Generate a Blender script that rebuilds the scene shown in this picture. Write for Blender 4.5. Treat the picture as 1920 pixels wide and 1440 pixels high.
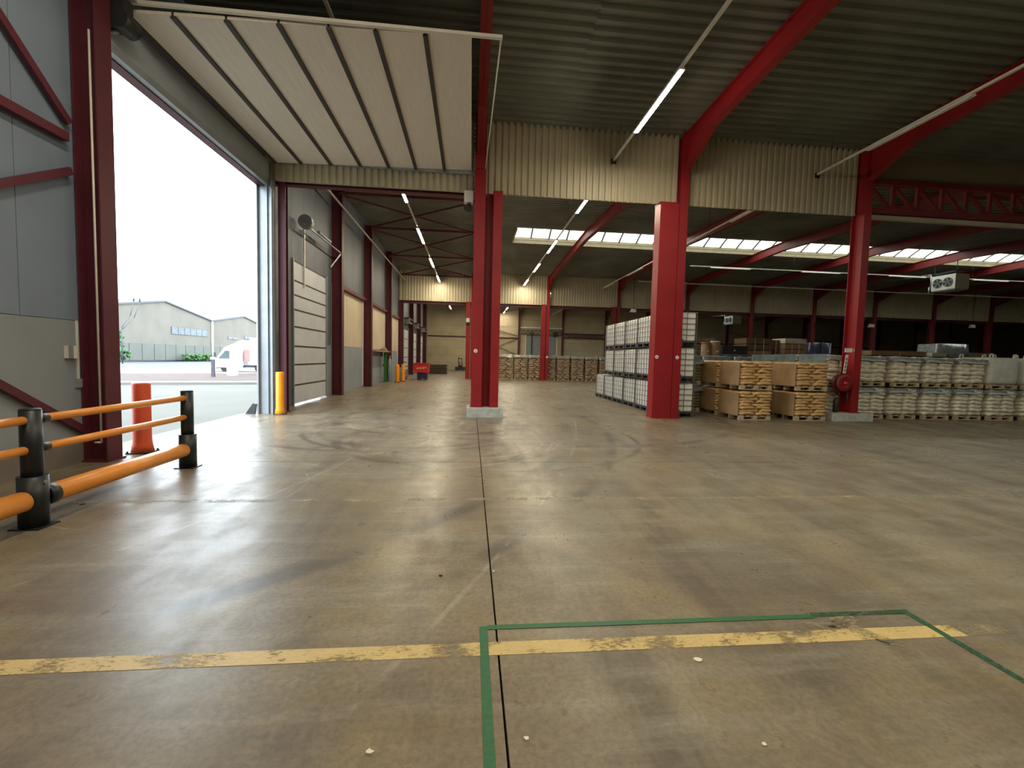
import bpy, math, random
from math import pi, sin, cos, radians, hypot, atan2
from mathutils import Vector, Matrix
random.seed(7)
for o in list(bpy.data.objects): bpy.data.objects.remove(o)
S = bpy.context.scene
COL = S.collection

# ------------------------------------------------------------------ camera
F_PX, YAW, PITCH, ROLL, EYE = 810.0, .096, -.0585, .0247, 1.7
fw = Vector((sin(YAW)*cos(PITCH), cos(YAW)*cos(PITCH), sin(PITCH)))
r0 = Vector((cos(YAW), -sin(YAW), 0)); u0 = r0.cross(fw)
rt = r0*cos(ROLL)+u0*sin(ROLL); up = -r0*sin(ROLL)+u0*cos(ROLL)
cam = bpy.data.cameras.new('camera'); cam.sensor_width = 36; cam.lens = F_PX/1920*36
cam.clip_end = 500; cam.clip_start = .05
co = bpy.data.objects.new('camera', cam); COL.objects.link(co)
m = Matrix((rt, up, -fw)).transposed().to_4x4(); m.translation = Vector((0, 0, EYE))
co.matrix_world = m
S.camera = co

# ------------------------------------------------------------------ sky, exposure
SKY = 4.4
LAMP = 115.0
w = bpy.data.worlds.new('overcast_sky'); S.world = w; w.use_nodes = True
bgn = w.node_tree.nodes['Background']
bgn.inputs[0].default_value = (.80, .92, 1.0, 1); bgn.inputs[1].default_value = SKY
S.view_settings.view_transform = 'Standard'; S.view_settings.look = 'None'
S.view_settings.gamma = 1; S.view_settings.use_curve_mapping = False
S.view_settings.exposure = 0.80
S.cycles.use_denoising = True
S.cycles.max_bounces = 7; S.cycles.diffuse_bounces = 4; S.cycles.glossy_bounces = 3
S.cycles.transparent_max_bounces = 6; S.cycles.transmission_bounces = 2
S.cycles.sample_clamp_indirect = 8

# ------------------------------------------------------------------ materials
def nt(name):
    m = bpy.data.materials.new(name); m.use_nodes = True
    n = m.node_tree.nodes; b = n['Principled BSDF']
    return m, n, m.node_tree.links, b
def sv(n, **k):
    for a, v in k.items(): setattr(n, a, v)
    return n
def M(name, col, rough=.6, metal=0, noise=None, bump=None, spec=.5, coat=0, stretch=(1, 1, 1), rvar=0):
    """principled colour with a procedural mottling: noise=(scale, amount), bump=(scale, strength)"""
    m, n, l, b = nt(name)
    b.inputs['Base Color'].default_value = (*col, 1); b.inputs['Roughness'].default_value = rough
    b.inputs['Metallic'].default_value = metal; b.inputs['Specular IOR Level'].default_value = spec
    b.inputs['Coat Weight'].default_value = coat
    if noise is None: noise = (3, .12)
    tc = n.new('ShaderNodeTexCoord'); mp = n.new('ShaderNodeMapping'); l.new(tc.outputs['Object'], mp.inputs[0])
    mp.inputs['Scale'].default_value = stretch
    t = n.new('ShaderNodeTexNoise'); t.inputs['Scale'].default_value = noise[0]; t.inputs['Detail'].default_value = 3
    l.new(mp.outputs[0], t.inputs['Vector'])
    r = n.new('ShaderNodeMapRange'); l.new(t.outputs[0], r.inputs[0])
    r.inputs['From Min'].default_value = .3; r.inputs['From Max'].default_value = .7
    r.inputs['To Min'].default_value = 1-noise[1]; r.inputs['To Max'].default_value = 1+noise[1]
    x = sv(n.new('ShaderNodeVectorMath'), operation='SCALE'); x.inputs[0].default_value = col
    l.new(r.outputs[0], x.inputs['Scale']); l.new(x.outputs[0], b.inputs['Base Color'])
    if rvar:
        r2 = n.new('ShaderNodeMapRange'); l.new(t.outputs[0], r2.inputs[0])
        r2.inputs['To Min'].default_value = rough-rvar; r2.inputs['To Max'].default_value = rough+rvar
        l.new(r2.outputs[0], b.inputs['Roughness'])
    if bump:
        t2 = n.new('ShaderNodeTexNoise'); t2.inputs['Scale'].default_value = bump[0]; t2.inputs['Detail'].default_value = 2
        l.new(mp.outputs[0], t2.inputs['Vector'])
        bp = n.new('ShaderNodeBump'); bp.inputs['Strength'].default_value = bump[1]; bp.inputs['Distance'].default_value = .02
        l.new(t2.outputs[0], bp.inputs['Height']); l.new(bp.outputs[0], b.inputs['Normal'])
    return m
def emis(name, col, st):
    m, n, l, b = nt(name)
    b.inputs['Base Color'].default_value = (.8, .8, .8, 1)
    b.inputs['Emission Color'].default_value = (*col, 1); b.inputs['Emission Strength'].default_value = st
    return m

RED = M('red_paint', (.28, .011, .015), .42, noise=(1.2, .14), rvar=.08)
DRED = M('shaded_red_paint', (.17, .012, .014), .5, noise=(1.2, .15))  # the red paint again, with the shade of dimmer bays put in
MAROON = M('shaded_maroon_paint', (.10, .016, .028), .5, noise=(2, .15))  # maroon darkened for dim far steel, bluish flare cast put into the colour
DECK = M('roof_deck_steel', (.18, .185, .155), .55, .15, noise=(.6, .2))
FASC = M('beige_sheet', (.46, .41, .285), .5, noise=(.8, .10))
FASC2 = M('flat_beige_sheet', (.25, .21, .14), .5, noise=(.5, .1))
LEAF = M('cream_door_panel', (.76, .70, .60), .5, noise=(6, .06), stretch=(6, .3, 1), bump=(40, .05))
SEAM = M('dark_rubber_seam', (.045, .04, .038), .6)
GALV = M('galvanised_steel', (.42, .45, .47), .35, .7, noise=(8, .15))
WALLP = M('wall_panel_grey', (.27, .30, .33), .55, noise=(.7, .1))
WALLN = M('near_wall_sheet', (.21, .26, .34), .5, noise=(.7, .12))  # bluish cast of lens flare is put into the sheet colour
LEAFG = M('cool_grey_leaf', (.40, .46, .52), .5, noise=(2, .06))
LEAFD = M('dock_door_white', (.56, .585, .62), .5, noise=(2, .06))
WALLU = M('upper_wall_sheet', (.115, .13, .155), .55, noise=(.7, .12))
WALLC = M('wall_panel_cream', (.62, .53, .38), .55, noise=(.5, .08))
WALLB = M('back_wall_plank', (.46, .39, .26), .6, noise=(.6, .12))
PLIN = M('base_concrete', (.17, .15, .125), .8, noise=(2, .2))
CONC = M('plinth_concrete', (.46, .46, .40), .8, noise=(9, .18), bump=(30, .3))
GREYST = M('grey_door_steel', (.30, .33, .36), .35, .3, noise=(3, .1))
DARK = M('dark_machine', (.025, .025, .028), .5)
BLACK = M('black_polymer', (.012, .016, .020), .42, noise=(12, .2))
ORANGE = M('orange_rail_polymer', (.88, .33, .06), .33, noise=(3, .08), bump=(60, .04))
YEL = M('yellow_polymer', (.95, .34, .008), .35, noise=(3, .08))
BOLRED = M('orange_red_polymer', (.75, .10, .035), .45, noise=(3, .12))
WHITEP = M('white_enamel', (.74, .72, .66), .35, noise=(3, .05))
TRUNK = M('white_trunking', (.72, .70, .62), .3, noise=(3, .05))
DIFF = emis('lamp_diffuser', (1, .87, .64), LAMP)
IBCB = M('translucent_white_polymer', (.90, .90, .86), .35, noise=(2, .05))
CAGE = M('cage_steel', (.24, .25, .26), .35, .6)
IBCP = M('dark_pallet', (.06, .062, .065), .6)
KRAFT = M('kraft_paper_sack', (.58, .36, .15), .55, noise=(7, .18), bump=(14, .5), coat=.15)
KRAFTS = M('kraft_board', (.38, .24, .12), .5, noise=(2, .2), bump=(3, .4))
WSACK = M('white_film_sack', (.78, .71, .55), .24, noise=(6, .14), bump=(9, .6), coat=.5)
BSACK = M('brown_wrapped_sack', (.33, .235, .15), .3, noise=(6, .2), bump=(9, .6), coat=.5)
DSACK = M('olive_wrapped_sack', (.20, .17, .085), .32, noise=(6, .2), bump=(9, .5), coat=.4)
FILMG = M('grey_stretch_film', (.26, .28, .27), .18, noise=(6, .3), bump=(6, .9), coat=.7)
FILMB = M('blue_grey_film', (.15, .20, .22), .22, noise=(4, .25), bump=(5, .8), coat=.6)
WOOD = M('pallet_wood', (.48, .36, .22), .75, noise=(5, .25), stretch=(1, 6, 6))
WOODD = M('dark_board', (.10, .07, .05), .7, noise=(4, .3))
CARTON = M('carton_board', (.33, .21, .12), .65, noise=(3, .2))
CARTD = M('shaded_brown_board', (.16, .10, .06), .65, noise=(3, .2))  # darker brown for far stacks, also paints the shaded stack side
STRAP = M('pale_strap', (.65, .6, .5), .4)
BIGBAG = M('woven_bag_fabric', (.60, .58, .50), .7, noise=(4, .1), bump=(5, .5))
GREEN = M('green_paint', (.03, .17, .035), .45)
REDM = M('red_enamel', (.55, .025, .02), .4)
BLUEF = M('blue_wrap', (.10, .11, .22), .3, noise=(5, .3), coat=.4)
BLUED = M('navy_enamel', (.02, .025, .07), .4)
ASPH = M('yard_concrete', (.105, .10, .082), .85, noise=(.25, .18), bump=(20, .2))
ROAD = M('asphalt', (.085, .092, .098), .8, noise=(.5, .1))
PALEC = M('pale_kerb_concrete', (.20, .19, .17), .8, noise=(.8, .1))
BRICKG = M('brown_ballast', (.075, .048, .040), .9, noise=(1.5, .25), bump=(6, .8))
BLDG = M('cream_render', (.155, .140, .115), .8, noise=(.35, .10))
BLDP = M('precast_panel', (.125, .127, .112), .8, noise=(.4, .08))
RIM = M('roof_edge_metal', (.06, .062, .078), .5)
GLASS = M('window_glass', (.06, .08, .09), .25, noise=(2, .4))
HEDGE = M('hedge_leaves', (.05, .13, .035), .7, noise=(3, .5), bump=(8, 1))
TRUCKW = M('truck_white', (.85, .87, .86), .3, noise=(2, .03))
TYRE = M('tyre_rubber', (.02, .02, .02), .8)
PINK = M('faded_red_tarpaulin', (.42, .18, .17), .6)
KERB = M('kerb_sheet', (.26, .21, .13), .6)
CHIP = M('pale_chip', (.75, .66, .52), .8)

# skylight sheet: clears part of the light, scatters the rest
PANE, n, l, b = nt('skylight_polycarbonate')
n.remove(b)
ta = n.new('ShaderNodeBsdfTransparent'); ta.inputs[0].default_value = (.40, .37, .29, 1)
tb = n.new('ShaderNodeBsdfTranslucent'); tb.inputs[0].default_value = (.66, .62, .50, 1)
mx = n.new('ShaderNodeMixShader'); tn = n.new('ShaderNodeTexNoise'); tn.inputs['Scale'].default_value = 1.5
mr = n.new('ShaderNodeMapRange'); mr.inputs['To Min'].default_value = .40; mr.inputs['To Max'].default_value = .6
l.new(tn.outputs[0], mr.inputs[0]); l.new(mr.outputs[0], mx.inputs[0])
l.new(ta.outputs[0], mx.inputs[1]); l.new(tb.outputs[0], mx.inputs[2])
l.new(mx.outputs[0], n['Material Output'].inputs[0])

def math(n, l, op, a, b=None, c=None):
    x = sv(n.new('ShaderNodeMath'), operation=op)
    for i, v in enumerate((a, b, c)):
        if v is None: continue
        if isinstance(v, (int, float)): x.inputs[i].default_value = v
        else: l.new(v, x.inputs[i])
    return x.outputs[0]
def mrange(n, l, v, a, b_, c, d):
    r = n.new('ShaderNodeMapRange'); l.new(v, r.inputs[0])
    for k, q in zip(('From Min', 'From Max', 'To Min', 'To Max'), (a, b_, c, d)): r.inputs[k].default_value = q
    return r.outputs[0]
def noise(n, l, vec, sc, det=3, st=None, rot=0, dist=0, rough=.5):
    if st:
        mp = n.new('ShaderNodeMapping'); mp.inputs['Scale'].default_value = st; mp.inputs['Rotation'].default_value = (0, 0, rot)
        l.new(vec, mp.inputs[0]); vec = mp.outputs[0]
    t = n.new('ShaderNodeTexNoise'); t.inputs['Scale'].default_value = sc; t.inputs['Detail'].default_value = det
    t.inputs['Distortion'].default_value = dist; t.inputs['Roughness'].default_value = rough
    l.new(vec, t.inputs['Vector']); return t.outputs[0]
def mixc(n, l, f, a, b_):
    x = sv(n.new('ShaderNodeMix'), data_type='RGBA')
    if isinstance(f, (int, float)): x.inputs[0].default_value = f
    else: l.new(f, x.inputs[0])
    for s, v in ((6, a), (7, b_)):
        if isinstance(v, tuple): x.inputs[s].default_value = (*v, 1)
        else: l.new(v, x.inputs[s])
    return x.outputs[2]

FLOOR, n, l, b = nt('worn_concrete')
g = n.new('ShaderNodeNewGeometry'); P = g.outputs['Position']
n1 = noise(n, l, P, .5, 5, dist=.3, rough=.6); n2 = noise(n, l, P, 1.9, 7, rough=.68, dist=.25); n3 = noise(n, l, P, 30, 6, rough=.7)
s1 = noise(n, l, P, 1.5, 7, (1.0, .22, 1), radians(-32), rough=.66); s2 = noise(n, l, P, 3.0, 7, (.16, 1.5, 1), radians(14), rough=.7)
s3 = noise(n, l, P, 6.0, 6, (.12, 1.6, 1), radians(-52), rough=.7); n5 = noise(n, l, P, 1.1, 7, rough=.7, dist=.5)
c = mixc(n, l, mrange(n, l, n1, .38, .62, 0, 1), (.190, .155, .112), (.262, .222, .158))
c = mixc(n, l, mrange(n, l, n2, .46, .72, 0, .7), c, (.120, .097, .068))
c = mixc(n, l, mrange(n, l, n5, .46, .72, 0, .6), c, (.34, .26, .125))
c = mixc(n, l, mrange(n, l, s1, .50, .66, 0, .60), c, (.088, .072, .054))
c = mixc(n, l, mrange(n, l, s2, .50, .70, 0, .55), c, (.34, .31, .25))
c = mixc(n, l, mrange(n, l, s3, .52, .72, 0, .35), c, (.28, .23, .16))
c = mixc(n, l, mrange(n, l, n3, .42, .62, 0, .35), c, (.075, .062, .045))
n4 = noise(n, l, P, .9, 6, (1, 1.7, 1), .4, rough=.65)
c = mixc(n, l, mrange(n, l, n4, .50, .76, 0, .35), c, (.16, .085, .055))
sx = n.new('ShaderNodeSeparateXYZ'); l.new(P, sx.inputs[0])
rub = None
for (cx, cy, r, wd, yc) in ((-1.2, 10.2, 2.1, .10, 0), (-1.2, 10.2, 2.45, .08, 0), (-.6, 8.6, 1.5, .09, 0), (-.4, 9.0, 2.2, .12, 0),
                            (-.9, 12.0, 2.6, .16, 0), (.6, 9.4, 3.0, .07, 0), (-2.0, 11.0, 3.2, .10, 0), (-.2, 7.9, 1.15, .06, 0),
                            (-9, 12, 11.5, .16, 0), (-9, 12, 12.4, .12, 0), (2.5, 13.5, 5.2, .13, 0), (-1.0, 14.5, 2.0, .22, 0)):
    dx = math(n, l, 'SUBTRACT', sx.outputs[0], cx); dy = math(n, l, 'SUBTRACT', sx.outputs[1], cy)
    d = math(n, l, 'SQRT', math(n, l, 'ADD', math(n, l, 'MULTIPLY', dx, dx), math(n, l, 'MULTIPLY', dy, dy)))
    e = math(n, l, 'ABSOLUTE', math(n, l, 'SUBTRACT', d, r))
    q = mrange(n, l, e, wd, wd*.4, 0, 1)
    rub = q if rub is None else math(n, l, 'MAXIMUM', rub, q)
brk = mrange(n, l, noise(n, l, P, .8, 2), .42, .58, 0, 1)
rub = math(n, l, 'MULTIPLY', rub, brk)
c = mixc(n, l, math(n, l, 'MULTIPLY', rub, .62), c, (.055, .048, .04))
scr = None
for (cx, cy, r, wd) in ((-1.0, 9.2, 2.75, .03), (-1.1, 9.6, 3.1, .025), (-.2, 8.9, 1.7, .03), (-2.4, 9.0, 1.6, .03), (-1.6, 11.2, 1.4, .07), (-14, 9, 12.2, .03), (-3.4, 5.6, 1.3, .015), (-30, 18, 33.5, .03)):
    dx = math(n, l, 'SUBTRACT', sx.outputs[0], cx); dy = math(n, l, 'SUBTRACT', sx.outputs[1], cy)
    d = math(n, l, 'SQRT', math(n, l, 'ADD', math(n, l, 'MULTIPLY', dx, dx), math(n, l, 'MULTIPLY', dy, dy)))
    q = mrange(n, l, math(n, l, 'ABSOLUTE', math(n, l, 'SUBTRACT', d, r)), wd, wd*.3, 0, 1)
    scr = q if scr is None else math(n, l, 'MAXIMUM', scr, q)
c = mixc(n, l, math(n, l, 'MULTIPLY', math(n, l, 'MULTIPLY', scr, mrange(n, l, n5, .45, .6, 0, 1)), .6), c, (.40, .38, .33))
l.new(c, b.inputs['Base Color'])
ro = mrange(n, l, n2, .35, .65, .29, .42)
ro = math(n, l, 'ADD', ro, mrange(n, l, s1, .4, .7, -.05, .10))
l.new(ro, b.inputs['Roughness'])
b.inputs['Specular IOR Level'].default_value = .30
bp = n.new('ShaderNodeBump'); bp.inputs['Strength'].default_value = .07; bp.inputs['Distance'].default_value = .008
hh = math(n, l, 'ADD', math(n, l, 'MULTIPLY', s1, .6), math(n, l, 'ADD', math(n, l, 'MULTIPLY', n3, .10), n2))
l.new(hh, bp.inputs['Height']); l.new(bp.outputs[0], b.inputs['Normal'])

def PAINT(name, col, lo, hi, under=0):
    """paint worn through to the slab by noise"""
    m, n, l, b = nt(name); g = n.new('ShaderNodeNewGeometry'); P = g.outputs['Position']
    a = noise(n, l, P, 3.5, 3); s = noise(n, l, P, 22, 8, (1, 2.4, 1), .5, .5, .7)
    v = math(n, l, 'ADD', math(n, l, 'MULTIPLY', a, .5), math(n, l, 'MULTIPLY', s, .5))
    f = mrange(n, l, v, lo, hi, 0, 1)
    b.inputs['Base Color'].default_value = (*col, 1); b.inputs['Roughness'].default_value = .5
    cc = mixc(n, l, mrange(n, l, s, .35, .6, 0, .45), col, tuple(x*.5 for x in col)); l.new(cc, b.inputs['Base Color'])
    t = n.new('ShaderNodeBsdfTransparent'); mx = n.new('ShaderNodeMixShader')
    l.new(f, mx.inputs[0]); l.new(t.outputs[0], mx.inputs[1]); l.new(b.outputs[0], mx.inputs[2])
    l.new(mx.outputs[0], n['Material Output'].inputs[0]); return m
YLINE = PAINT('worn_yellow_paint', (.66, .49, .20), .41, .49)
YLINE2 = PAINT('nearly_gone_yellow_paint', (.48, .40, .24), .48, .60)
GLINE = PAINT('green_tape', (.025, .14, .055), .28, .40)
GLINE2 = PAINT('faded_green_tape', (.035, .12, .055), .40, .56)

# ------------------------------------------------------------------ mesh helpers
class MB:
    def __init__(s): s.v = []; s.f = []; s.sm = []
    def add(s, vs, fs, smooth=False):
        k = len(s.v); s.v += [tuple(v) for v in vs]; s.f += [tuple(i+k for i in f) for f in fs]; s.sm += [smooth]*len(fs); return s
    def box(s, x0, x1, y0, y1, z0, z1):
        return s.add([(x, y, z) for z in (z0, z1) for y in (y0, y1) for x in (x0, x1)],
                     [(0, 2, 3, 1), (4, 5, 7, 6), (0, 1, 5, 4), (2, 6, 7, 3), (0, 4, 6, 2), (1, 3, 7, 5)])
    def cb(s, c, d, bev=0):
        return s.box(c[0]-d[0]/2, c[0]+d[0]/2, c[1]-d[1]/2, c[1]+d[1]/2, c[2]-d[2]/2, c[2]+d[2]/2)
    def bar(s, a, b, w, h, up=(0, 0, 1)):
        a = Vector(a); b = Vector(b); d = (b-a).normalized(); u = Vector(up)
        if abs(d.dot(u)) > .98: u = Vector((1, 0, 0))
        x = d.cross(u).normalized()*w/2; y = x.cross(d).normalized()*h/2
        vs = [p+sx*x+sy*y for p in (a, b) for sx, sy in ((-1, -1), (1, -1), (1, 1), (-1, 1))]
        return s.add(vs, [(0, 1, 2, 3), (7, 6, 5, 4), (0, 4, 5, 1), (1, 5, 6, 2), (2, 6, 7, 3), (3, 7, 4, 0)])
    def cyl(s, a, b, r, n=16, r2=None, cap=True):
        a = Vector(a); b = Vector(b); r2 = r if r2 is None else r2; d = (b-a).normalized()
        u = Vector((0, 0, 1)) if abs(d.z) < .9 else Vector((1, 0, 0)); x = d.cross(u).normalized(); y = d.cross(x)
        k = len(s.v)
        s.v += [tuple(p+(x*cos(2*pi*i/n)+y*sin(2*pi*i/n))*rr) for p, rr in ((a, r), (b, r2)) for i in range(n)]
        for i in range(n):
            j = (i+1) % n; s.f.append((k+i, k+j, k+n+j, k+n+i)); s.sm.append(True)
        if cap:
            s.f.append(tuple(k+n-1-i for i in range(n))); s.f.append(tuple(k+n+i for i in range(n))); s.sm += [False, False]
        return s
    def lathe(s, prof, c=(0, 0, 0), n=20, axis='z'):
        k = len(s.v)
        def mp(r, h, t):
            a, b_ = r*cos(t), r*sin(t)
            p = (a, b_, h) if axis == 'z' else ((h, a, b_) if axis == 'x' else (a, h, b_))
            return (p[0]+c[0], p[1]+c[1], p[2]+c[2])
        for r, h in prof: s.v += [mp(max(r, 1e-4), h, 2*pi*i/n) for i in range(n)]
        for q in range(len(prof)-1):
            for i in range(n):
                j = (i+1) % n; s.f.append((k+q*n+i, k+q*n+j, k+(q+1)*n+j, k+(q+1)*n+i)); s.sm.append(True)
        s.f.append(tuple(k+n-1-i for i in range(n))); e = k+(len(prof)-1)*n; s.f.append(tuple(e+i for i in range(n))); s.sm += [False, False]
        return s
    def prism(s, poly, a, b, axis='x'):
        """poly of 2d points; extruded along axis"""
        n = len(poly); mp = {'x': lambda p, t: (t, p[0], p[1]), 'y': lambda p, t: (p[0], t, p[1]), 'z': lambda p, t: (p[0], p[1], t)}[axis]
        vs = [mp(p, a) for p in poly]+[mp(p, b) for p in poly]
        fs = [(i, (i+1) % n, n+(i+1) % n, n+i) for i in range(n)]+[tuple(range(n))[::-1], tuple(range(n, 2*n))]
        return s.add(vs, fs)
    def tube(s, pts, r, n=8):
        for a, b in zip(pts, pts[1:]): s.cyl(a, b, r, n)
        return s
    def mesh(s, name, mat):
        me = bpy.data.meshes.new(name); me.from_pydata(s.v, [], s.f); me.polygons.foreach_set('use_smooth', s.sm)
        me.materials.append(mat)
        import bmesh
        bm = bmesh.new(); bm.from_mesh(me); bmesh.ops.recalc_face_normals(bm, faces=bm.faces); bm.to_mesh(me); bm.free()
        me.update(); return me
def obj(name, me, parent=None, loc=(0, 0, 0), rz=0, label=None):
    o = bpy.data.objects.new(name, me); COL.objects.link(o); o.parent = parent; o.location = loc; o.rotation_euler = (0, 0, rz)
    if label: o['label'] = label
    return o
def P_(name, mb, mat, parent, label=None, loc=(0, 0, 0)):
    return obj(name, mb.mesh(name, mat), parent, loc, 0, label)
def thing(name, label, cat, loc=(0, 0, 0), rz=0, group=None):
    o = bpy.data.objects.new(name, None); COL.objects.link(o); o.location = loc; o.rotation_euler = (0, 0, rz)
    o.empty_display_size = .2; o['label'] = label; o['category'] = cat
    if group: o['group'] = group
    return o
def solo(name, mb, mat, label, cat, loc=(0, 0, 0), group=None, rz=0):
    o = obj(name, mb.mesh(name, mat), None, loc, rz); o['label'] = label; o['category'] = cat
    if group: o['group'] = group
    return o
def struct(name, mb=None, mat=None, label=None):
    o = obj(name, mb.mesh(name, mat) if mb else None); o['kind'] = 'structure'
    if label: o['label'] = label
    return o
def dup(root, loc, rz=0, label=None, group=None):
    r = root.copy(); COL.objects.link(r); r.location = loc; r.rotation_euler = (0, 0, rz)
    if label: r['label'] = label
    if group: r['group'] = group
    for ch in root.children:
        c = ch.copy(); COL.objects.link(c); c.parent = r
        for g in ch.children:
            d = g.copy(); COL.objects.link(d); d.parent = c
    return r
ORD = ['first', 'second', 'third', 'fourth', 'fifth', 'sixth', 'seventh', 'eighth', 'ninth', 'tenth', 'eleventh', 'twelfth', 'thirteenth', 'fourteenth', 'fifteenth']

# ------------------------------------------------------------------ dimensions
XL, XR = -5.75, 84.0
YB, Y1, Y2, Y3 = -9.2, 12.85, 35.0, 57.0
EAVE, RISE = 8.42, .45
GX = [.17, 6.24, 12.08, 17.95, 23.7, 29.4, 35.1, 40.8, 46.5, 52.2, 57.9, 63.6, 69.3, 75.0]
BAYS = [(YB, Y1), (Y1, Y2), (Y2, Y3)]
def zr(y):
    for a, b_ in BAYS:
        if a-.01 <= y <= b_+.01:
            mdl = (a+b_)/2; return EAVE+RISE*(1-abs(y-mdl)/((b_-a)/2))
    return EAVE
DO0, DO1, DOZ = 7.38, 12.62, 6.22      # big door opening
D20, D21, D2Z = 14.6, 17.67, 4.68      # second door

# ------------------------------------------------------------------ floor
fl = struct('floor', MB().box(XL-.1, XR+.2, YB-.2, Y3+.2, -.30, -.06), PLIN, 'worn grey brown concrete hall floor')
G = .006
xs = [XL-.1, .19, 12.08, 23.9, 35.8, 60, XR]; ys = [YB, 7.0, 12.85, 24, 35, 46, Y3]
for i in range(len(xs)-1):
    for j in range(len(ys)-1):
        P_('slab', MB().box(xs[i]+G, xs[i+1]-G, ys[j]+G*.85, ys[j+1]-G*.85, -.07, 0), FLOOR, fl)
def strip(a, b, w): return MB().bar((a[0], a[1], .0012), (b[0], b[1], .0012), w, .0018)
P_('painted_line', strip((-5.6, 2.44), (3.2, 2.43), .115), YLINE, fl, 'worn yellow painted line across the near floor')
P_('painted_line', strip((3.22, 2.43), (11, 2.44), .10), YLINE2, fl, 'scraped faded end of the near yellow line')
P_('painted_line', strip((-4.9, 5.12), (12, 5.14), .09), YLINE2, fl, 'almost rubbed out yellow line farther off')
P_('floor_tape', MB().box(.085, .135, -.5, 2.645, .0022, .0036), GLINE, fl, 'green tape running toward the viewer')
P_('floor_tape', MB().box(.137, 2.35, 2.61, 2.655, .0022, .0036), GLINE, fl, 'green tape across, parallel to the yellow line')
P_('floor_tape', MB().box(2.352, 3.03, 2.625, 2.67, .0022, .0036), GLINE2, fl, 'faded corner end of the green tape')
P_('floor_tape', MB().box(3.032, 3.08, .2, 2.67, .0022, .0036), GLINE2, fl, 'rubbed green tape on the right side')
for k_, (a, b_, w_) in enumerate((((2.35, 2.52), (2.62, 2.60), .10), ((2.45, 2.58), (2.62, 2.34), .09), ((2.55, 2.36), (2.66, 2.28), .05), ((2.2, 2.56), (2.42, 2.50), .05))):
    P_('paint_smear', MB().bar((a[0], a[1], .0042), (b_[0], b_[1], .0042), w_, .0012), YLINE2, fl, 'rubbed yellow paint smear' if k_ == 0 else None)
# ------------------------------------------------------------------ yard outside
yd = struct('floor_yard', MB().box(-120, XL-.1, -60, 160, -.4, -.06), ASPH, 'pale concrete yard outside the big door')
def band(a, b_, c, d, z, mat, name):
    """strip of ground between line a-b and line c-d, carried on past both ends"""
    a, b_, c, d = map(Vector, (a, b_, c, d))
    e1 = (b_-a); e2 = (d-c)
    XE = XL-.56      # stops at the building line
    q = [a-e1*2.2, b_+e1*((XE-b_.x)/e1.x), d+e2*((XE-d.x)/e2.x), c-e2*2.2]
    if name == 'road_surface': q = [a-e1*1.2, b_+e1*1.2, d+e2, c-e2*2.2]
    return P_(name, MB().prism([(p.x, p.y) for p in q], -.06, z, 'z'), mat, yd)
band((-24.6, 32.6), (-17.4, 36.9), (-17.9, 23.9), (-11.4, 26.6), -.035, BRICKG, 'ballast_strip')
band((-18.0, 23.8), (-11.4, 26.5), (-17.2, 22.9), (-10.9, 25.2), .06, PALEC, 'kerb')
band((-36, 44.0), (-22, 50), (-24.8, 32.8), (-17.5, 37.2), -.02, PALEC, 'pale_track')
band((-49, 62), (-40, 90), (-36.2, 44.2), (-22.2, 50.2), -.03, ROAD, 'road_surface')
P_('threshold', MB().box(XL-.55, XL-.1, DO0-.3, DO1+.3, -.06, .0), PALEC, yd)

# ------------------------------------------------------------------ walls
wl = struct('wall_left', MB().box(XL-.14, XL+.012, YB, DO0, 0, .28), PLIN, 'left wall of sheet panels with the door openings')
def wp(y0, y1, z0, z1, mat, x=XL, t=.12):
    if y1-y0 > .02: P_('wall_panel', MB().box(x-t, x, y0+.004, y1-.004, z0+.004, z1-.004), mat, wl)
def wrange(y0, y1, z0, z1, mat, wd=1.16, x=XL):
    k = max(1, round((y1-y0)/wd)); 
    for i in range(k): wp(y0+(y1-y0)*i/k, y0+(y1-y0)*(i+1)/k, z0, z1, mat, x)
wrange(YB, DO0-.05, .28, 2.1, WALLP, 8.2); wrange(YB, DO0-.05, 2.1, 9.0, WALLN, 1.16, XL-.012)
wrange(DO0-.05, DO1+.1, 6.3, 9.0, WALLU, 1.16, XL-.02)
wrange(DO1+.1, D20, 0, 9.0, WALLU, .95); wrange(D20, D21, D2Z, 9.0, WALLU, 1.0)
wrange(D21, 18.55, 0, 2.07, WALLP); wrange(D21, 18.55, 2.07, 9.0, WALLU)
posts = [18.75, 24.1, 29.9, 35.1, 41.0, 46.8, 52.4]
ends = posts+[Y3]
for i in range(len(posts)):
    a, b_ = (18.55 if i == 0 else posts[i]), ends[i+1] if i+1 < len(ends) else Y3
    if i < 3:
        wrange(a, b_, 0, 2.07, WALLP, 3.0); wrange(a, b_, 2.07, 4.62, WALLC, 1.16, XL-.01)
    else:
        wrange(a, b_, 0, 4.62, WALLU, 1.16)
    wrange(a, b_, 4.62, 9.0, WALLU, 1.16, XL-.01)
wb = struct('wall_back', None, None, 'far end wall of beige horizontal planks')
edges = [XL]+GX+[XR]
for i in range(len(edges)-1):
    for k in range(9):
        z0, z1 = k*.98, (k+1)*.98
        if i == 2 and k < 5:      # grey door bay
            P_('wall_plank', MB().box(edges[i], 7.2, Y3, Y3+.14, z0+.01, z1-.01), WALLB, wb)
            P_('wall_plank', MB().box(11.3, edges[i+1], Y3, Y3+.14, z0+.01, z1-.01), WALLB, wb)
            continue
        P_('wall_plank', MB().box(edges[i]+.01, edges[i+1]-.01, Y3, Y3+.14, z0+.01, z1-.01), WALLB, wb)
P_('backing', MB().box(XL-.2, XR+.3, Y3+.13, Y3+.2, -.1, 9.2), PLIN, wb)
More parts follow.
